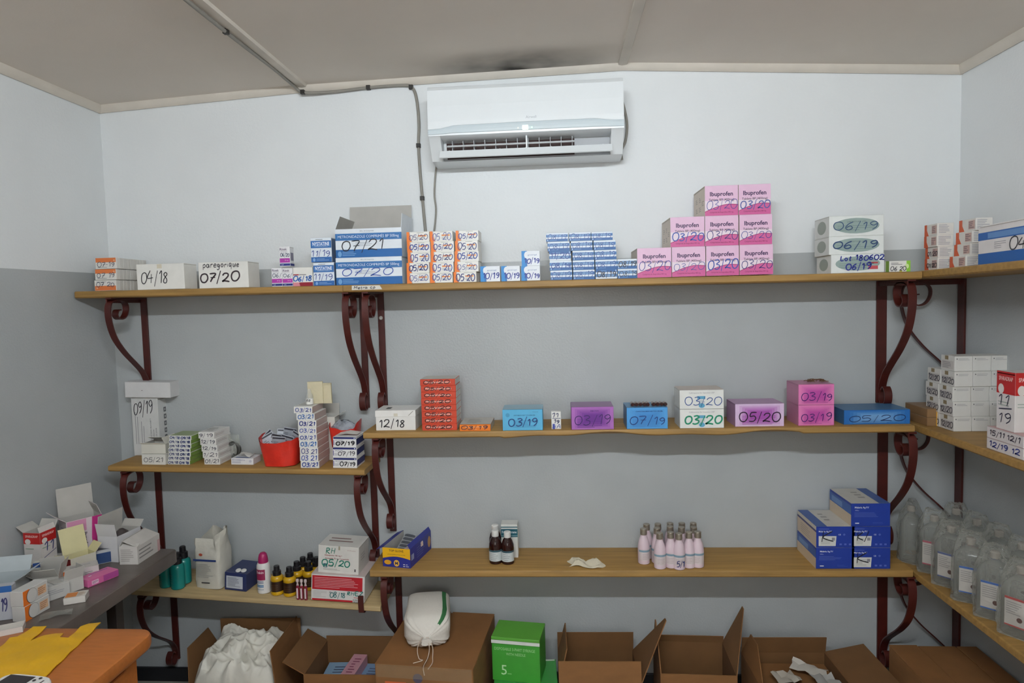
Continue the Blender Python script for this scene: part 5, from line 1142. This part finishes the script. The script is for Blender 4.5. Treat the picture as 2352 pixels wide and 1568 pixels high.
ivl = ['beside the malaria boxes, unlabelled side out', 'with a narrow label, second from the corner', 'with the widest blue edged label', 'with a narrow blue edged label, third along the front', 'with a red edged label at the picture edge', 'behind the widest label, toward the corner', 'in the second row, middle', 'in the second row, behind the third front one', 'in the second row, nearest the camera', 'in the corner against the wall', 'against the wall behind the second row', 'against the wall, nearest the camera']
for i, ((a_, b_), l_) in enumerate(zip(iv, ivl)):
    rz_ = [.9, -.75, -.62, -.8, -1.0, -.9, -1.2, -.8, -1, -.1, -1.1, -.9][i]
    infusion('clear wrapped infusion bottle ' + l_, (a_, b_, ZRL + .0005), rz_, ['#2b5fb0', '#b04a60', '#2b62b4', '#2b62b4', '#b03838', '#4a5a90'][i % 6], 1.13, seed=i + 2)


# ================================================================== cartons on the floor under the shelves
KT = .004
# open box heaped with white gloves
r = hollow('open cardboard box heaped with white latex gloves', .36, .29, .17, KT, KRAFT, KRAFT_IN, [('back', .15, 88), ('right', .155, 84, 0, 0), ('left', .13, 112, .06, .03), ('front', .1, 205)], loc=(.63, -.185, 0), rot=(0, 0, .03)).root
GLV = mat('white_latex', '#dcd9ce', rough=.5, var=.07, scale=14, bump=.15, bscale=40)
from mathutils import noise
m = MB(); NX, NY = 110, 90; G = []
for i in range(NX + 1):
    u = i / NX; G.append([])
    for j in range(NY + 1):
        v = j / NY; ed = (1 - (2 * u - 1) ** 6) * (1 - (2 * v - 1) ** 6); x = (u - .5) * .348; y = (v - .5) * .278
        q = Vector((x * 1.0, y * 1.25, .3)); wv_ = noise.noise_vector(q * 13) * .03; p1 = (q + wv_) * 15
        fold = 1 - abs(noise.noise(p1)) * 2.2; f2 = 1 - abs(noise.noise(p1 * 2.1 + Vector((3, 1, 5)))) * 2; lump = noise.noise(q * 9 + Vector((7, 2, 1)))
        G[-1].append((x + .006 * noise.noise(p1 * .7), y + .006 * noise.noise(p1 * .7 + Vector((4, 4, 4))), .05 + ed ** .3 * (.165 + .055 * v + .03 * fold + .008 * f2 + .034 * lump)))
m.loft(G, GLV, False, False, closed=False)
o = m.build('glove_heap', smooth=60, loc=(.625, -.19, .022), rot=(0, 0, .03)); tag(o, 'heap of loose white latex gloves overflowing the open cardboard box', 'gloves'); o['kind'] = 'stuff'
# open box with blue and pink packs
hollow('open cardboard box with blue and pink packs, between the glove box and big carton', .30, .27, .215, KT, KRAFT, KRAFT_IN, [('back', .02, 92), ('left', .10, 150), ('right', .015, 120)], loc=(1.068, -.165, 0))
for i, (x, y, z, w, d, h, rz, hx, lab) in enumerate(((1.0, -.15, .005, .12, .2, .12, .05, '#8fb0cc', 'pale blue pack in the open box, left'), (1.145, -.16, .005, .1, .2, .12, -.05, '#7f9fc0', 'pale blue pack in the open box, right'), (1.075, -.165, .1255, .06, .2, .045, -.06, '#cf9aa6', 'pink printed pack lying across the blue packs'))):
    p = carton(lab, x, y, w, h, d, z, hx, rz=rz, centre=True, group='packs in the open floor box'); p.rect('top', .08, .1, .92, .16, '#dfe6ea'); p.lines('top', .3, .8, .25, .85, 6, '#4c5a78' if i < 2 else '#8a3f5c', i); p.done()
# big closed carton
m = MB(); w, d, h = .375, .43, .36
m.box(-w / 2, w / 2, -d / 2, d / 2, 0, h - .004, KRAFT, .003)
r = m.build('cardboard_box', loc=(1.47, -.27, 0), rot=(0, 0, -.09)); tag(r, 'big closed cardboard box carrying the white cloth sack', 'box')
for a, b in ((-w / 2, -.004), (.004, w / 2)):
    m = MB(); m.box(a, b, -d / 2, d / 2, h - .004, h, KRAFT, .001); m.build('flap', r)
p = Print(r, {'f': Face((-w / 2, -d / 2, 0), (1, 0, 0), (0, 0, 1), w, h)}); p.ell('f', .44, .87, .05, .05, '#4a4458', 'stamp'); p.rect('f', .1, .72, .32, .82, '#c05a2c', 'stamp'); p.rect('f', .2, .0, .8, .3, '#8a5a34', 'tape'); p.done()
TAPE = mat('clear_tape', '#c9b796', rough=.12, var=.05, alpha=.18)
m = MB(); m.face([(-w / 2 + .005, -d / 2 - .0004, h - .05), (w / 2 - .005, -d / 2 - .0004, h - .05), (w / 2 - .005, -d / 2 - .0004, h - .001), (-w / 2 + .005, -d / 2 - .0004, h - .001)], TAPE); m.build('tape', r)
# white cloth sack with a drawn neck facing the room
SACK = mat('white_cloth', '#d8d3ca', rough=.85, var=.05, scale=10, bump=.15, bscale=120); GRN = mat('green_print', '#2f6a3c', rough=.8, var=.06)
rings = []; n = 56; L = .25
prof = [(0, .55), (.012, .8), (.03, .93), (.07, .99), (.2, 1), (.45, 1.02), (.65, 1.03), (.78, 1.0), (.86, .9), (.92, .7), (.96, .42), (.985, .2), (1.0, .13), (1.05, .18), (1.08, .22)]
for t, s_ in prof:
    ring = []; pl = max(0, (t - .66) / .34)
    for j in range(n):
        a = 2 * PI * j / n; sg = lambda c, e: math.copysign(abs(c) ** e, c); f = 1 + .07 * min(pl, 1.2) * math.sin(14 * a) + .03 * min(pl, 1) * math.sin(23 * a + 2) + .02 * math.sin(3 * a + 8 * t)
        x = .088 * s_ * sg(math.cos(a), .5) * f; z = .06 * s_ * sg(math.sin(a), .5) * f
        ring.append((x, -L * t, z * 1.0 + .0595 + .012 * (1 - t) * (1 if z > 0 else 0) - .012 * pl * min(1, pl)))
    rings.append(ring)
def sack_z(v): return max(0.0, v)
rings = [[(q[0], q[1], sack_z(q[2])) for q in r_] for r_ in rings]
r = empty('cloth_sack', (1.405, -.13, .3602), (0, 0, .16)); tag(r, 'white cloth sack with a drawstring neck and a green stripe', 'sack')
m = MB(); m.loft(rings, SACK); o = m.build('body', r, smooth=70)
m = MB(); js = (9, 10)
m.loft([[tuple(Vector(rings[i][j]) + Vector((.0008, -.0004, .0012))) for j in (7, 8, 9, 10)] for i in range(3, 10)], GRN, False, False, closed=False); m.build('stripe', r, smooth=60)
for q, (dx, L2) in enumerate(((.0, .20), (.012, .13), (-.045, .05))):
    pts = [(dx * .4, -L * 1.02, .058), (dx + .01, -L - .03, .03), (dx + .004 + .006 * q, -L - .055, .0035), (dx - .01 + .02 * q, -L - .055 - L2 * .3, .0035), (dx - .004, -L - .06 - L2 * .55 if q != 2 else -L - .085, .0035)]
    m = MB(); m.tube(smooth_path(pts, 5), .0016, mat('sack_string', '#cbb9a8', rough=.8), 6); m.build('drawstring', r, smooth=60)
# green syringe boxes
GN = '#3f9a34'
p = carton('larger green syringe carton lying under the smaller one', 1.815, -.255, .25, .2, .22, 0, '#3a9440', centre=True, rz=.05, group='green syringe cartons'); p.rect('right', .0, .9, 1, .97, '#cfe0c8'); p.rect('top', .02, .94, .98, .99, '#cfe0c8'); p.done()
x, y = 1.79, -.24
m = MB(); w, d, h = .192, .135, .178
m.box(-w / 2, w / 2, -d / 2, d / 2, 0, h - .012, pap(GN), .001); m.box(-w / 2 - .001, w / 2 + .001, -d / 2 - .004, d / 2, h - .012, h, pap('#5aa23a'), .001)
r = m.build('syringe_box', loc=(x, y, .2004), rot=(0, 0, -.14)); tag(r, 'green syringe box with a white lid edge marked 5', 'box', 'green syringe cartons')
p = Print(r, box_faces(w + .002, d + .008, h)); p.rect('front', .0, .86, 1, .935, '#d8dcd6', 'lid_edge', 2)
p.faces['front'].o += Vector((0, .0042, 0)); p.text('front', 'DISPOSABLE 3-PART SYRINGE', .48, .73, .065, '#a9d89c', maxw=.84); p.text('front', 'WITH NEEDLE', .5, .62, .06, '#a9d89c', maxw=.4); p.text('front', '5', .25, .25, .22, '#bfe2b4'); p.lines('front', .32, .46, .14, .2, 1, '#8cc880'); p.done()
# row of open and closed cartons towards the right
hollow('open cardboard box right of the green syringe box, front flap up', .32, .25, .205, KT, KRAFT, KRAFT_IN, [('front', .085, 80), ('back', .085, 84), ('left', .12, 74, .02, .03), ('right', .24, 118, .115, -.03)], loc=(2.105, -.20, 0), rot=(0, 0, .02))
hollow('dark open cardboard box between two raised pointed flaps', .29, .25, .24, KT, KRAFT, KRAFT_IN, [('back', .03, 80), ('left', .13, 90, .115, .04), ('right', .18, 116, .115, .105)], loc=(2.49, -.185, 0), rot=(0, 0, -.03))
hollow('open cardboard box with torn papers inside, by the right unit post', .34, .28, .22, KT, KRAFT, KRAFT_IN, [('front', .03, 95), ('back', .07, 80), ('left', .10, 75, .1, .06), ('right', .16, 168)], loc=(2.875, -.24, 0), rot=(0, 0, .02))
for i, (x, y, rz, w, d) in enumerate(((2.82, -.28, .4, .1, .07), (2.93, -.22, -.5, .13, .06), (2.96, -.31, .2, .09, .08))):
    m = MB(); rn = random.Random(i + 40); G = [[((a / 5 - .5) * w + rn.uniform(-.006, .006), (b / 3 - .5) * d + rn.uniform(-.006, .006), rn.uniform(0, .02) + .01) for b in range(4)] for a in range(6)]
    m.loft(G, pap(['#b9b2a6', '#c4bfb6', '#a8a6a2'][i]), False, False, closed=False); o = m.build('torn_paper', smooth=30, loc=(x, y, .2 + .004 * i), rot=(.1, .1, rz)); tag(o, ['torn paper nearest the front flap of the open floor box', 'torn paper lying flat at the back of the open floor box', 'torn paper at the right side of the open floor box'][i], 'paper', 'torn papers in the floor box')
m = MB(); m.box(-.145, .145, -.1, .1, 0, .19, KRAFT, .002); o = m.build('cardboard_box', loc=(2.875, -.24, KT + .0005)); tag(o, 'brown inner carton under the torn papers', 'box')
m = MB(); w, d, h = .33, .62, .30
m.box(-w / 2, w / 2, -d / 2, d / 2, 0, h - .004, KRAFT, .003); r = m.build('cardboard_box', loc=(3.415, -.50, 0), rot=(0, 0, .0)); tag(r, 'closed cardboard box on the floor in the right corner', 'box')
for a, b in ((-w / 2, -.06), (-.055, .085), (.09, w / 2)):
    m = MB(); m.box(a, b, -d / 2, d / 2, h - .004, h + (.004 if a < -.1 else 0), KRAFT, .001); m.build('flap', r)

# ================================================================== grey table by the left wall with opened packs
TG = mat('grey_table_paint', '#5f5650', rough=.35, var=.2, scale=8, bump=.08, bscale=25)
r = empty('side_table', (0, 0, 0)); tag(r, 'grey painted table along the left wall covered with opened medicine packs', 'table')
x0, x1, y0, y1, zt = .006, .452, -.985, -.338, .75
pr = []
for (cx, cy, a0) in ((x1 - .03, y1 - .03, 0), (x0 + .004, y1 - .004, 90), (x0 + .004, y0 + .004, 180), (x1 - .02, y0 + .02, 270)):
    R = {0: .03, 90: .004, 180: .004, 270: .02}[a0]
    for k_ in range(6): pr.append((cx + R * math.cos(math.radians(a0 + 18 * k_)), cy + R * math.sin(math.radians(a0 + 18 * k_))))
c0 = Vector(((x0 + x1) / 2, (y0 + y1) / 2)); ins = lambda f: [tuple(c0 + (Vector(q) - c0) * f) for q in pr]
m = MB(); m.loft([[(a, b, z) for a, b in ins(f)] for f, z in ((.985, .70), (1, .703), (1, .742), (.996, .748), (.985, .75))], TG); m.build('top', r, smooth=30)
for lx, ly in ((.05, -.52), (.30, -.52), (.05, -.93), (.30, -.93)):
    m = MB(); m.box(lx - .02, lx + .02, ly - .02, ly + .02, .0, .70, mat('table_leg_paint', '#3a3431', rough=.5), .002); m.build('leg', r)
TZ = .7503
def tc(label, x, y, w, d, h, hx, rz=0.0, z=TZ, name='medicine_box', **k_): return carton(label, x, y, w, h, d, z, hx, rz=rz, centre=True, name=name, group='opened packs on the grey table', **k_)
def th(label, x, y, w, d, h, hx, flaps, rz=0.0, z=TZ, inner=None): return hollow(label, w, d, h, .0015, pap(hx), inner or GREYBOARD, flaps, 'medicine_box', group='opened packs on the grey table', loc=(x, y, z), rot=(0, 0, rz))
p = tc('flat white pack under the red plaster box on the grey table', .075, -.575, .13, .11, .052, '#b9b7b2', .1); p.lines('front', .1, .9, .2, .8, 4, '#9a9a98', 3); p.done()
p = th('red and white plaster box marked 11 standing open on the grey table', .072, -.575, .068, .068, .108, '#cfc9c4', [('back', .03, 120), ('left', .035, 145), ('right', .02, 70)], -.08, TZ + .0525)
for f in ('front', 'left', 'right'):
    p.rect(f, 0, .62, 1, 1, '#b5211f'); p.text(f, 'SPARADRAP', .5, .88, .08, '#e8c8c4', maxw=.75, bold=.015); p.ell(f, .26, .7, .17, .09, '#d9d2cc', lay=2); p.lines(f, .1, .6, .42, .5, 1, '#8fa890', 2)
p.hand('right', '11', .25, .3, .8, .62, '#26306c', .004); p.poly('right', [(.1, .1), (.95, .28), (.95, .30), (.1, .12)], '#26306c', 'handwriting', 3); p.done()
p = th('pink and white ibuprofen box with a tall raised flap on the grey table', .125, -.438, .12, .085, .165, '#d3c6c8', [('back', .11, 96, 0, 0), ('left', .05, 140), ('right', .045, 70)], .95)
p.rect('front', .02, .72, .55, .99, '#cf8fae'); p.poly('front', [(.74, 0), (1, 0), (1, 1), (.72, 1), (.68, .5)], '#b8307c'); p.text('front', 'Ibuprofen', .5, .5, .12, '#2a2030', rot=True, maxw=.5, bold=.02); p.rect('front', .3, .78, .4, .84, '#2a2030', 'lettering', 2)
p.lines('left', .3, .7, .3, .85, 8, '#9a98a0', 2); p.rect('left', .4, .14, .6, .2, '#2a2830', 'lettering', 2); p.done()
p = th('cream carton with a red side, its lid thrown back, before the pink box', .198, -.548, .085, .062, .06, '#cdc7b8', [('back', .095, 108), ('left', .03, 160), ('right', .035, 130)], 1.05, inner=pap('#cfc79a')); p.rect('left', 0, 0, 1, 1, '#a3201f'); p.lines('front', .4, .6, .4, .6, 1, '#a8a298', 1); p.done()
p = tc('small white carton with blue bands standing on the grey table', .15, -.655, .062, .026, .078, '#c9c8bc', .5); p.rect('front', 0, .78, 1, 1, '#2f4f8c'); p.rect('front', .1, .12, 1, .32, '#34548c'); p.ell('front', .45, .45, .1, .07, '#7f94a8'); p.done()
p = tc('low box with a dark blue side between the cream carton and white packs', .235, -.462, .06, .085, .052, '#b6b8bc', -.9); p.rect('right', .04, .05, .96, .8, '#26406e'); p.rect('front', .04, .05, .96, .8, '#26406e'); p.hand('front', '1K0K', .2, .1, .9, .5, '#c9ccd4', .003); p.rect('top', .05, .05, .95, .95, '#4a4c54'); p.done()
p = th('open white carton with a raised grey flap and dark pouch inside', .262, -.415, .085, .12, .098, '#cfced0', [('left', .075, 84), ('front', .05, 100), ('back', .03, 130)], -.12); p.done()
m = MB(); m.loft([[(.034 * s_ * math.cos(2 * PI * j / 14), .045 * s_ * math.sin(2 * PI * j / 14), z) for j in range(14)] for s_, z in ((.5, 0), (1, .015), (1, .06), (.7, .085), (.2, .1))], mat('dark_pouch', '#4a4242', rough=.4, var=.2)); tag(m.build('dark_pouch', smooth=50, loc=(.266, -.41, TZ + .006), rot=(0, 0, .3)), 'dark grey pouch inside the open white carton', 'pouch')
p = th('printed white carton with a half open lid at the table end', .350, -.427, .07, .145, .066, '#cdc9c4', [('right', .062, 22, 0, 0), ('front', .02, 20), ('left', .03, 60)], .03); p.lines('front', .08, .92, .15, .9, 7, '#a09c98', 3); p.lines('right', .06, .9, .2, .85, 3, '#8a8684', 4); p.rect('right', .88, .0, 1, .7, '#c9a0a0'); p.done()
p = tc('white box with an orange end marked 06 behind the pink box', .262, -.628, .105, .06, .048, '#c4c0bc', .72); p.rect('front', 0, 0, .14, 1, '#d9661f'); p.hand('front', '06', .25, .2, .5, .75, '#33395c', .0026); p.lines('front', .6, .95, .3, .7, 3, '#8a7a84', 1); p.lines('top', .2, .8, .3, .7, 3, '#9a9aa0', 2); p.done()
p = tc('bright pink box lying at the edge of the grey table', .335, -.640, .058, .108, .026, '#d3679c', -.38); p.rect('right', .12, .2, .34, .75, '#e8c0d4'); p.lines('right', .14, .32, .3, .65, 3, '#5a3a5c', 2, lay=3); p.rect('top', .2, .3, .26, .9, '#4a5a9c'); p.rect('top', .4, .2, .5, .3, '#e8e0ea'); p.rect('right', .5, .1, 1, .9, '#a8488c'); p.done()
p = th('torn open white carton in the middle of the grey table', .205, -.70, .075, .07, .05, '#c2beb6', [('front', .045, 128), ('right', .045, 105), ('back', .05, 80), ('left', .03, 150)], .35); p.done()
p = th('small white carton with ragged flaps near the orange ended box', .29, -.715, .05, .06, .045, '#c4c1bb', [('front', .03, 175), ('right', .04, 110), ('back', .035, 95)], -.5); p.done()
p = tc('long white carton with a blue patch lying on the grey table', .262, -.79, .05, .125, .045, '#bfbdb9', -.55); p.rect('right', .2, .1, .4, .3, '#6a9ac0'); p.lines('right', .3, .9, .4, .8, 3, '#96969a', 1); p.lines('top', .2, .8, .2, .9, 5, '#a8a8aa', 1); p.done()
p = tc('small orange and white carton at the edge of the grey table', .372, -.795, .062, .05, .022, '#d0cbc4', .42); p.rect('top', .04, .12, .55, .85, '#d0813c'); p.lines('top', .6, .95, .2, .8, 4, '#b89a7c', 1, lay=3); p.done()
for i in range(2):
    p = tc('white carton with an orange curve at the table front, ' + ['lower', 'upper'][i] + ' of two', .298 - .003 * i, -.893, .044, .095, .047, '#c6c4c0', -.03, TZ + i * .0474, seam=False)
    p.rect('right', 0, 0, .26, 1, '#db6f1e'); p.ell('right', .34, .5, .215, .49, '#3c3a40', lay=2); p.ell('right', .345, .5, .2, .47, '#c6c4c0', lay=3); p.rect('right', .58, .22, .92, .78, '#d8b08c', lay=2); p.lines('right', .6, .9, .25, .75, 4, '#9a6a50', i, lay=3); p.done()
p = tc('white and blue carton with scrawled writing standing at the table front', .212, -.925, .1, .028, .108, '#b5b6bc', .32); p.rect('front', 0, .82, 1, 1, '#2a5fa0'); p.hand('front', '06/19', .35, .15, .85, .7, '#3a3c6c', .0032); p.done()
p = th('wide open white carton with pale blue lining at the picture edge', .098, -.80, .15, .12, .075, '#b9bcbc', [('front', .04, 165), ('back', .05, 115), ('left', .05, 120), ('right', .05, 150)], .25, inner=pap('#b2babd')); p.done()
m = MB(); rn = random.Random(6); G = [[((a / 6 - .5) * .085, (b / 4 - .5) * .05, .004 + rn.uniform(0, .01) * math.sin(PI * a / 6)) for b in range(5)] for a in range(7)]
m.loft(G, FILM, False, False, closed=False); tag(m.build('plastic_sachet', smooth=50, loc=(.385, -.90, TZ), rot=(0, 0, .6)), 'empty clear plastic sachet at the front corner of the grey table', 'sachet')

# ================================================================== orange desk in the lower left foreground
OW = mat('orange_varnished_wood', '#a8622a', rough=.38, var=.09, scale=16, bump=.03, stretch=(1, 6, 6))
DX0, DX1, DY0, DY1, DZ = .02, .80, -2.0, -1.025, .78
r = empty('wooden_desk', (0, 0, 0)); tag(r, 'orange varnished wooden desk in the lower left foreground', 'desk')
q = [(DX0, DY0), (DX1, DY0)] + [(DX1 - .05 + .05 * math.cos(math.radians(15 * k_)), DY1 - .05 + .05 * math.sin(math.radians(15 * k_))) for k_ in range(7)] + [(DX0, DY1)]
cc = Vector(((DX0 + DX1) / 2, (DY0 + DY1) / 2)); sc_ = lambda f: [tuple(cc + (Vector(p_) - cc) * f) for p_ in q]
m = MB(); m.loft([[(a, b, z) for a, b in sc_(f)] for f, z in ((.985, .738), (.995, .742), (1, .752), (1, .768), (.994, .777), (.982, .78))], OW); m.build('top', r, smooth=35)
m = MB(); m.box(.10, .760, -1.95, -1.07, .05, .738, OW, .003); ped = m.build('pedestal', r)
for i in range(3):
    m = MB(); m.box(.7605, .766, -1.9, -1.12, .08 + i * .215, .28 + i * .215, OW, .003); dw = m.build('drawer', r)
    m = MB(); m.box(.766, .779, -1.58, -1.48, .17 + i * .215, .185 + i * .215, mat('desk_handle', '#8a8680', rough=.3, metal=.8), .003); m.build('handle', dw)
YB_ = mat('yellow_plastic_bag', '#d9a50c', rough=.45, var=.1, scale=9, bump=.25, bscale=16)
out_ = [(0.4636, -1.2982), (0.3734, -1.1774), (0.4277, -1.154), (0.4144, -1.1057), (0.4301, -1.0982), (0.4266, -1.0666), (0.4265, -1.0364), (0.4642, -1.0332), (0.4738, -1.0756), (0.4823, -1.1138), (0.491, -1.0995), (0.4998, -1.0849), (0.5223, -1.0772), (0.5488, -1.0743), (0.5591, -1.1005), (0.5833, -1.1001), (0.5754, -1.0664), (0.5692, -1.034), (0.579, -1.0133), (0.6124, -1.0075), (0.6224, -1.0557), (0.6312, -1.1039), (0.6382, -1.1497), (0.6526, -1.2184), (0.6659, -1.2819), (0.6386, -1.3127), (0.5794, -1.3234)]
bm = bmesh.new(); vs = [bm.verts.new((a, b, 0)) for a, b in out_]; f_ = bm.faces.new(vs); bmesh.ops.triangulate(bm, faces=[f_]); bmesh.ops.subdivide_edges(bm, edges=bm.edges, cuts=3, use_grid_fill=True)
rn = random.Random(9)
for v in bm.verts: v.co.z = .7835 + .0035 * (1 + math.sin(v.co.x * 45 + v.co.y * 21)) * .5 + .0015 * (1 + math.sin(v.co.y * 90))
g_ = bmesh.ops.extrude_face_region(bm, geom=bm.faces[:]); 
for e_ in g_['geom']:
    if isinstance(e_, bmesh.types.BMVert): e_.co.z -= .0022
bmesh.ops.recalc_face_normals(bm, faces=bm.faces)
me = bpy.data.meshes.new('plastic_bag'); bm.to_mesh(me); bm.free(); me.materials.append(YB_); me.polygons.foreach_set('use_smooth', [True] * len(me.polygons)); me.set_sharp_from_angle(angle=.6)
o = bpy.data.objects.new('plastic_bag', me); C.objects.link(o); tag(o, 'flat yellow plastic carrier bag with handles lying on the desk', 'bag')
# small white meter
mx_, my_ = 0.6532, -1.3441
r = empty('handheld_meter', (mx_, my_, .7878), (0, 0, -.12)); tag(r, 'white handheld meter with a dark screen lying on the yellow bag', 'meter')
m = MB(); q = [(a * 1.0, b) for a, b in rr(.14, .062, 28, .5)]; m.loft([[(a * f, b * f, z) for a, b in q] for f, z in ((.93, 0), (1, .004), (1, .014), (.95, .019))], mat('white_meter_plastic', '#d8d4d0', rough=.35, var=.02)); m.build('body', r, smooth=40)
m = MB(); m.box(-.055, .018, -.022, .024, .019, .0196, mat('dark_screen', '#2a2426', rough=.15, var=.05)); m.build('screen', r)
for i, (a, b, c_) in enumerate(((.026, -.008, '#c0462c'), (.028, .010, '#3a3436'), (.036, .02, '#3a3436'))):
    m = MB(); m.lathe([(.004, .0188), (.004, .0204), (.003, .021)], pap(c_), 12, a, b); m.build('button', r, smooth=40)
m = MB(); m.box(.05, .054, -.014, .014, .019, .0194, pap('#4a3a3c')); m.build('slot', r)
x_, y_ = 0.3679, -1.0687
p = hollow('shallow white tray lying on the desk beside the yellow bag', .12, .045, .016, .002, pap('#c9c2bc'), pap('#bdb8b0'), [], 'paper_tray', 'tray', loc=(x_ - .02, y_ + .0, .7803), rot=(0, 0, .55)); p.done()
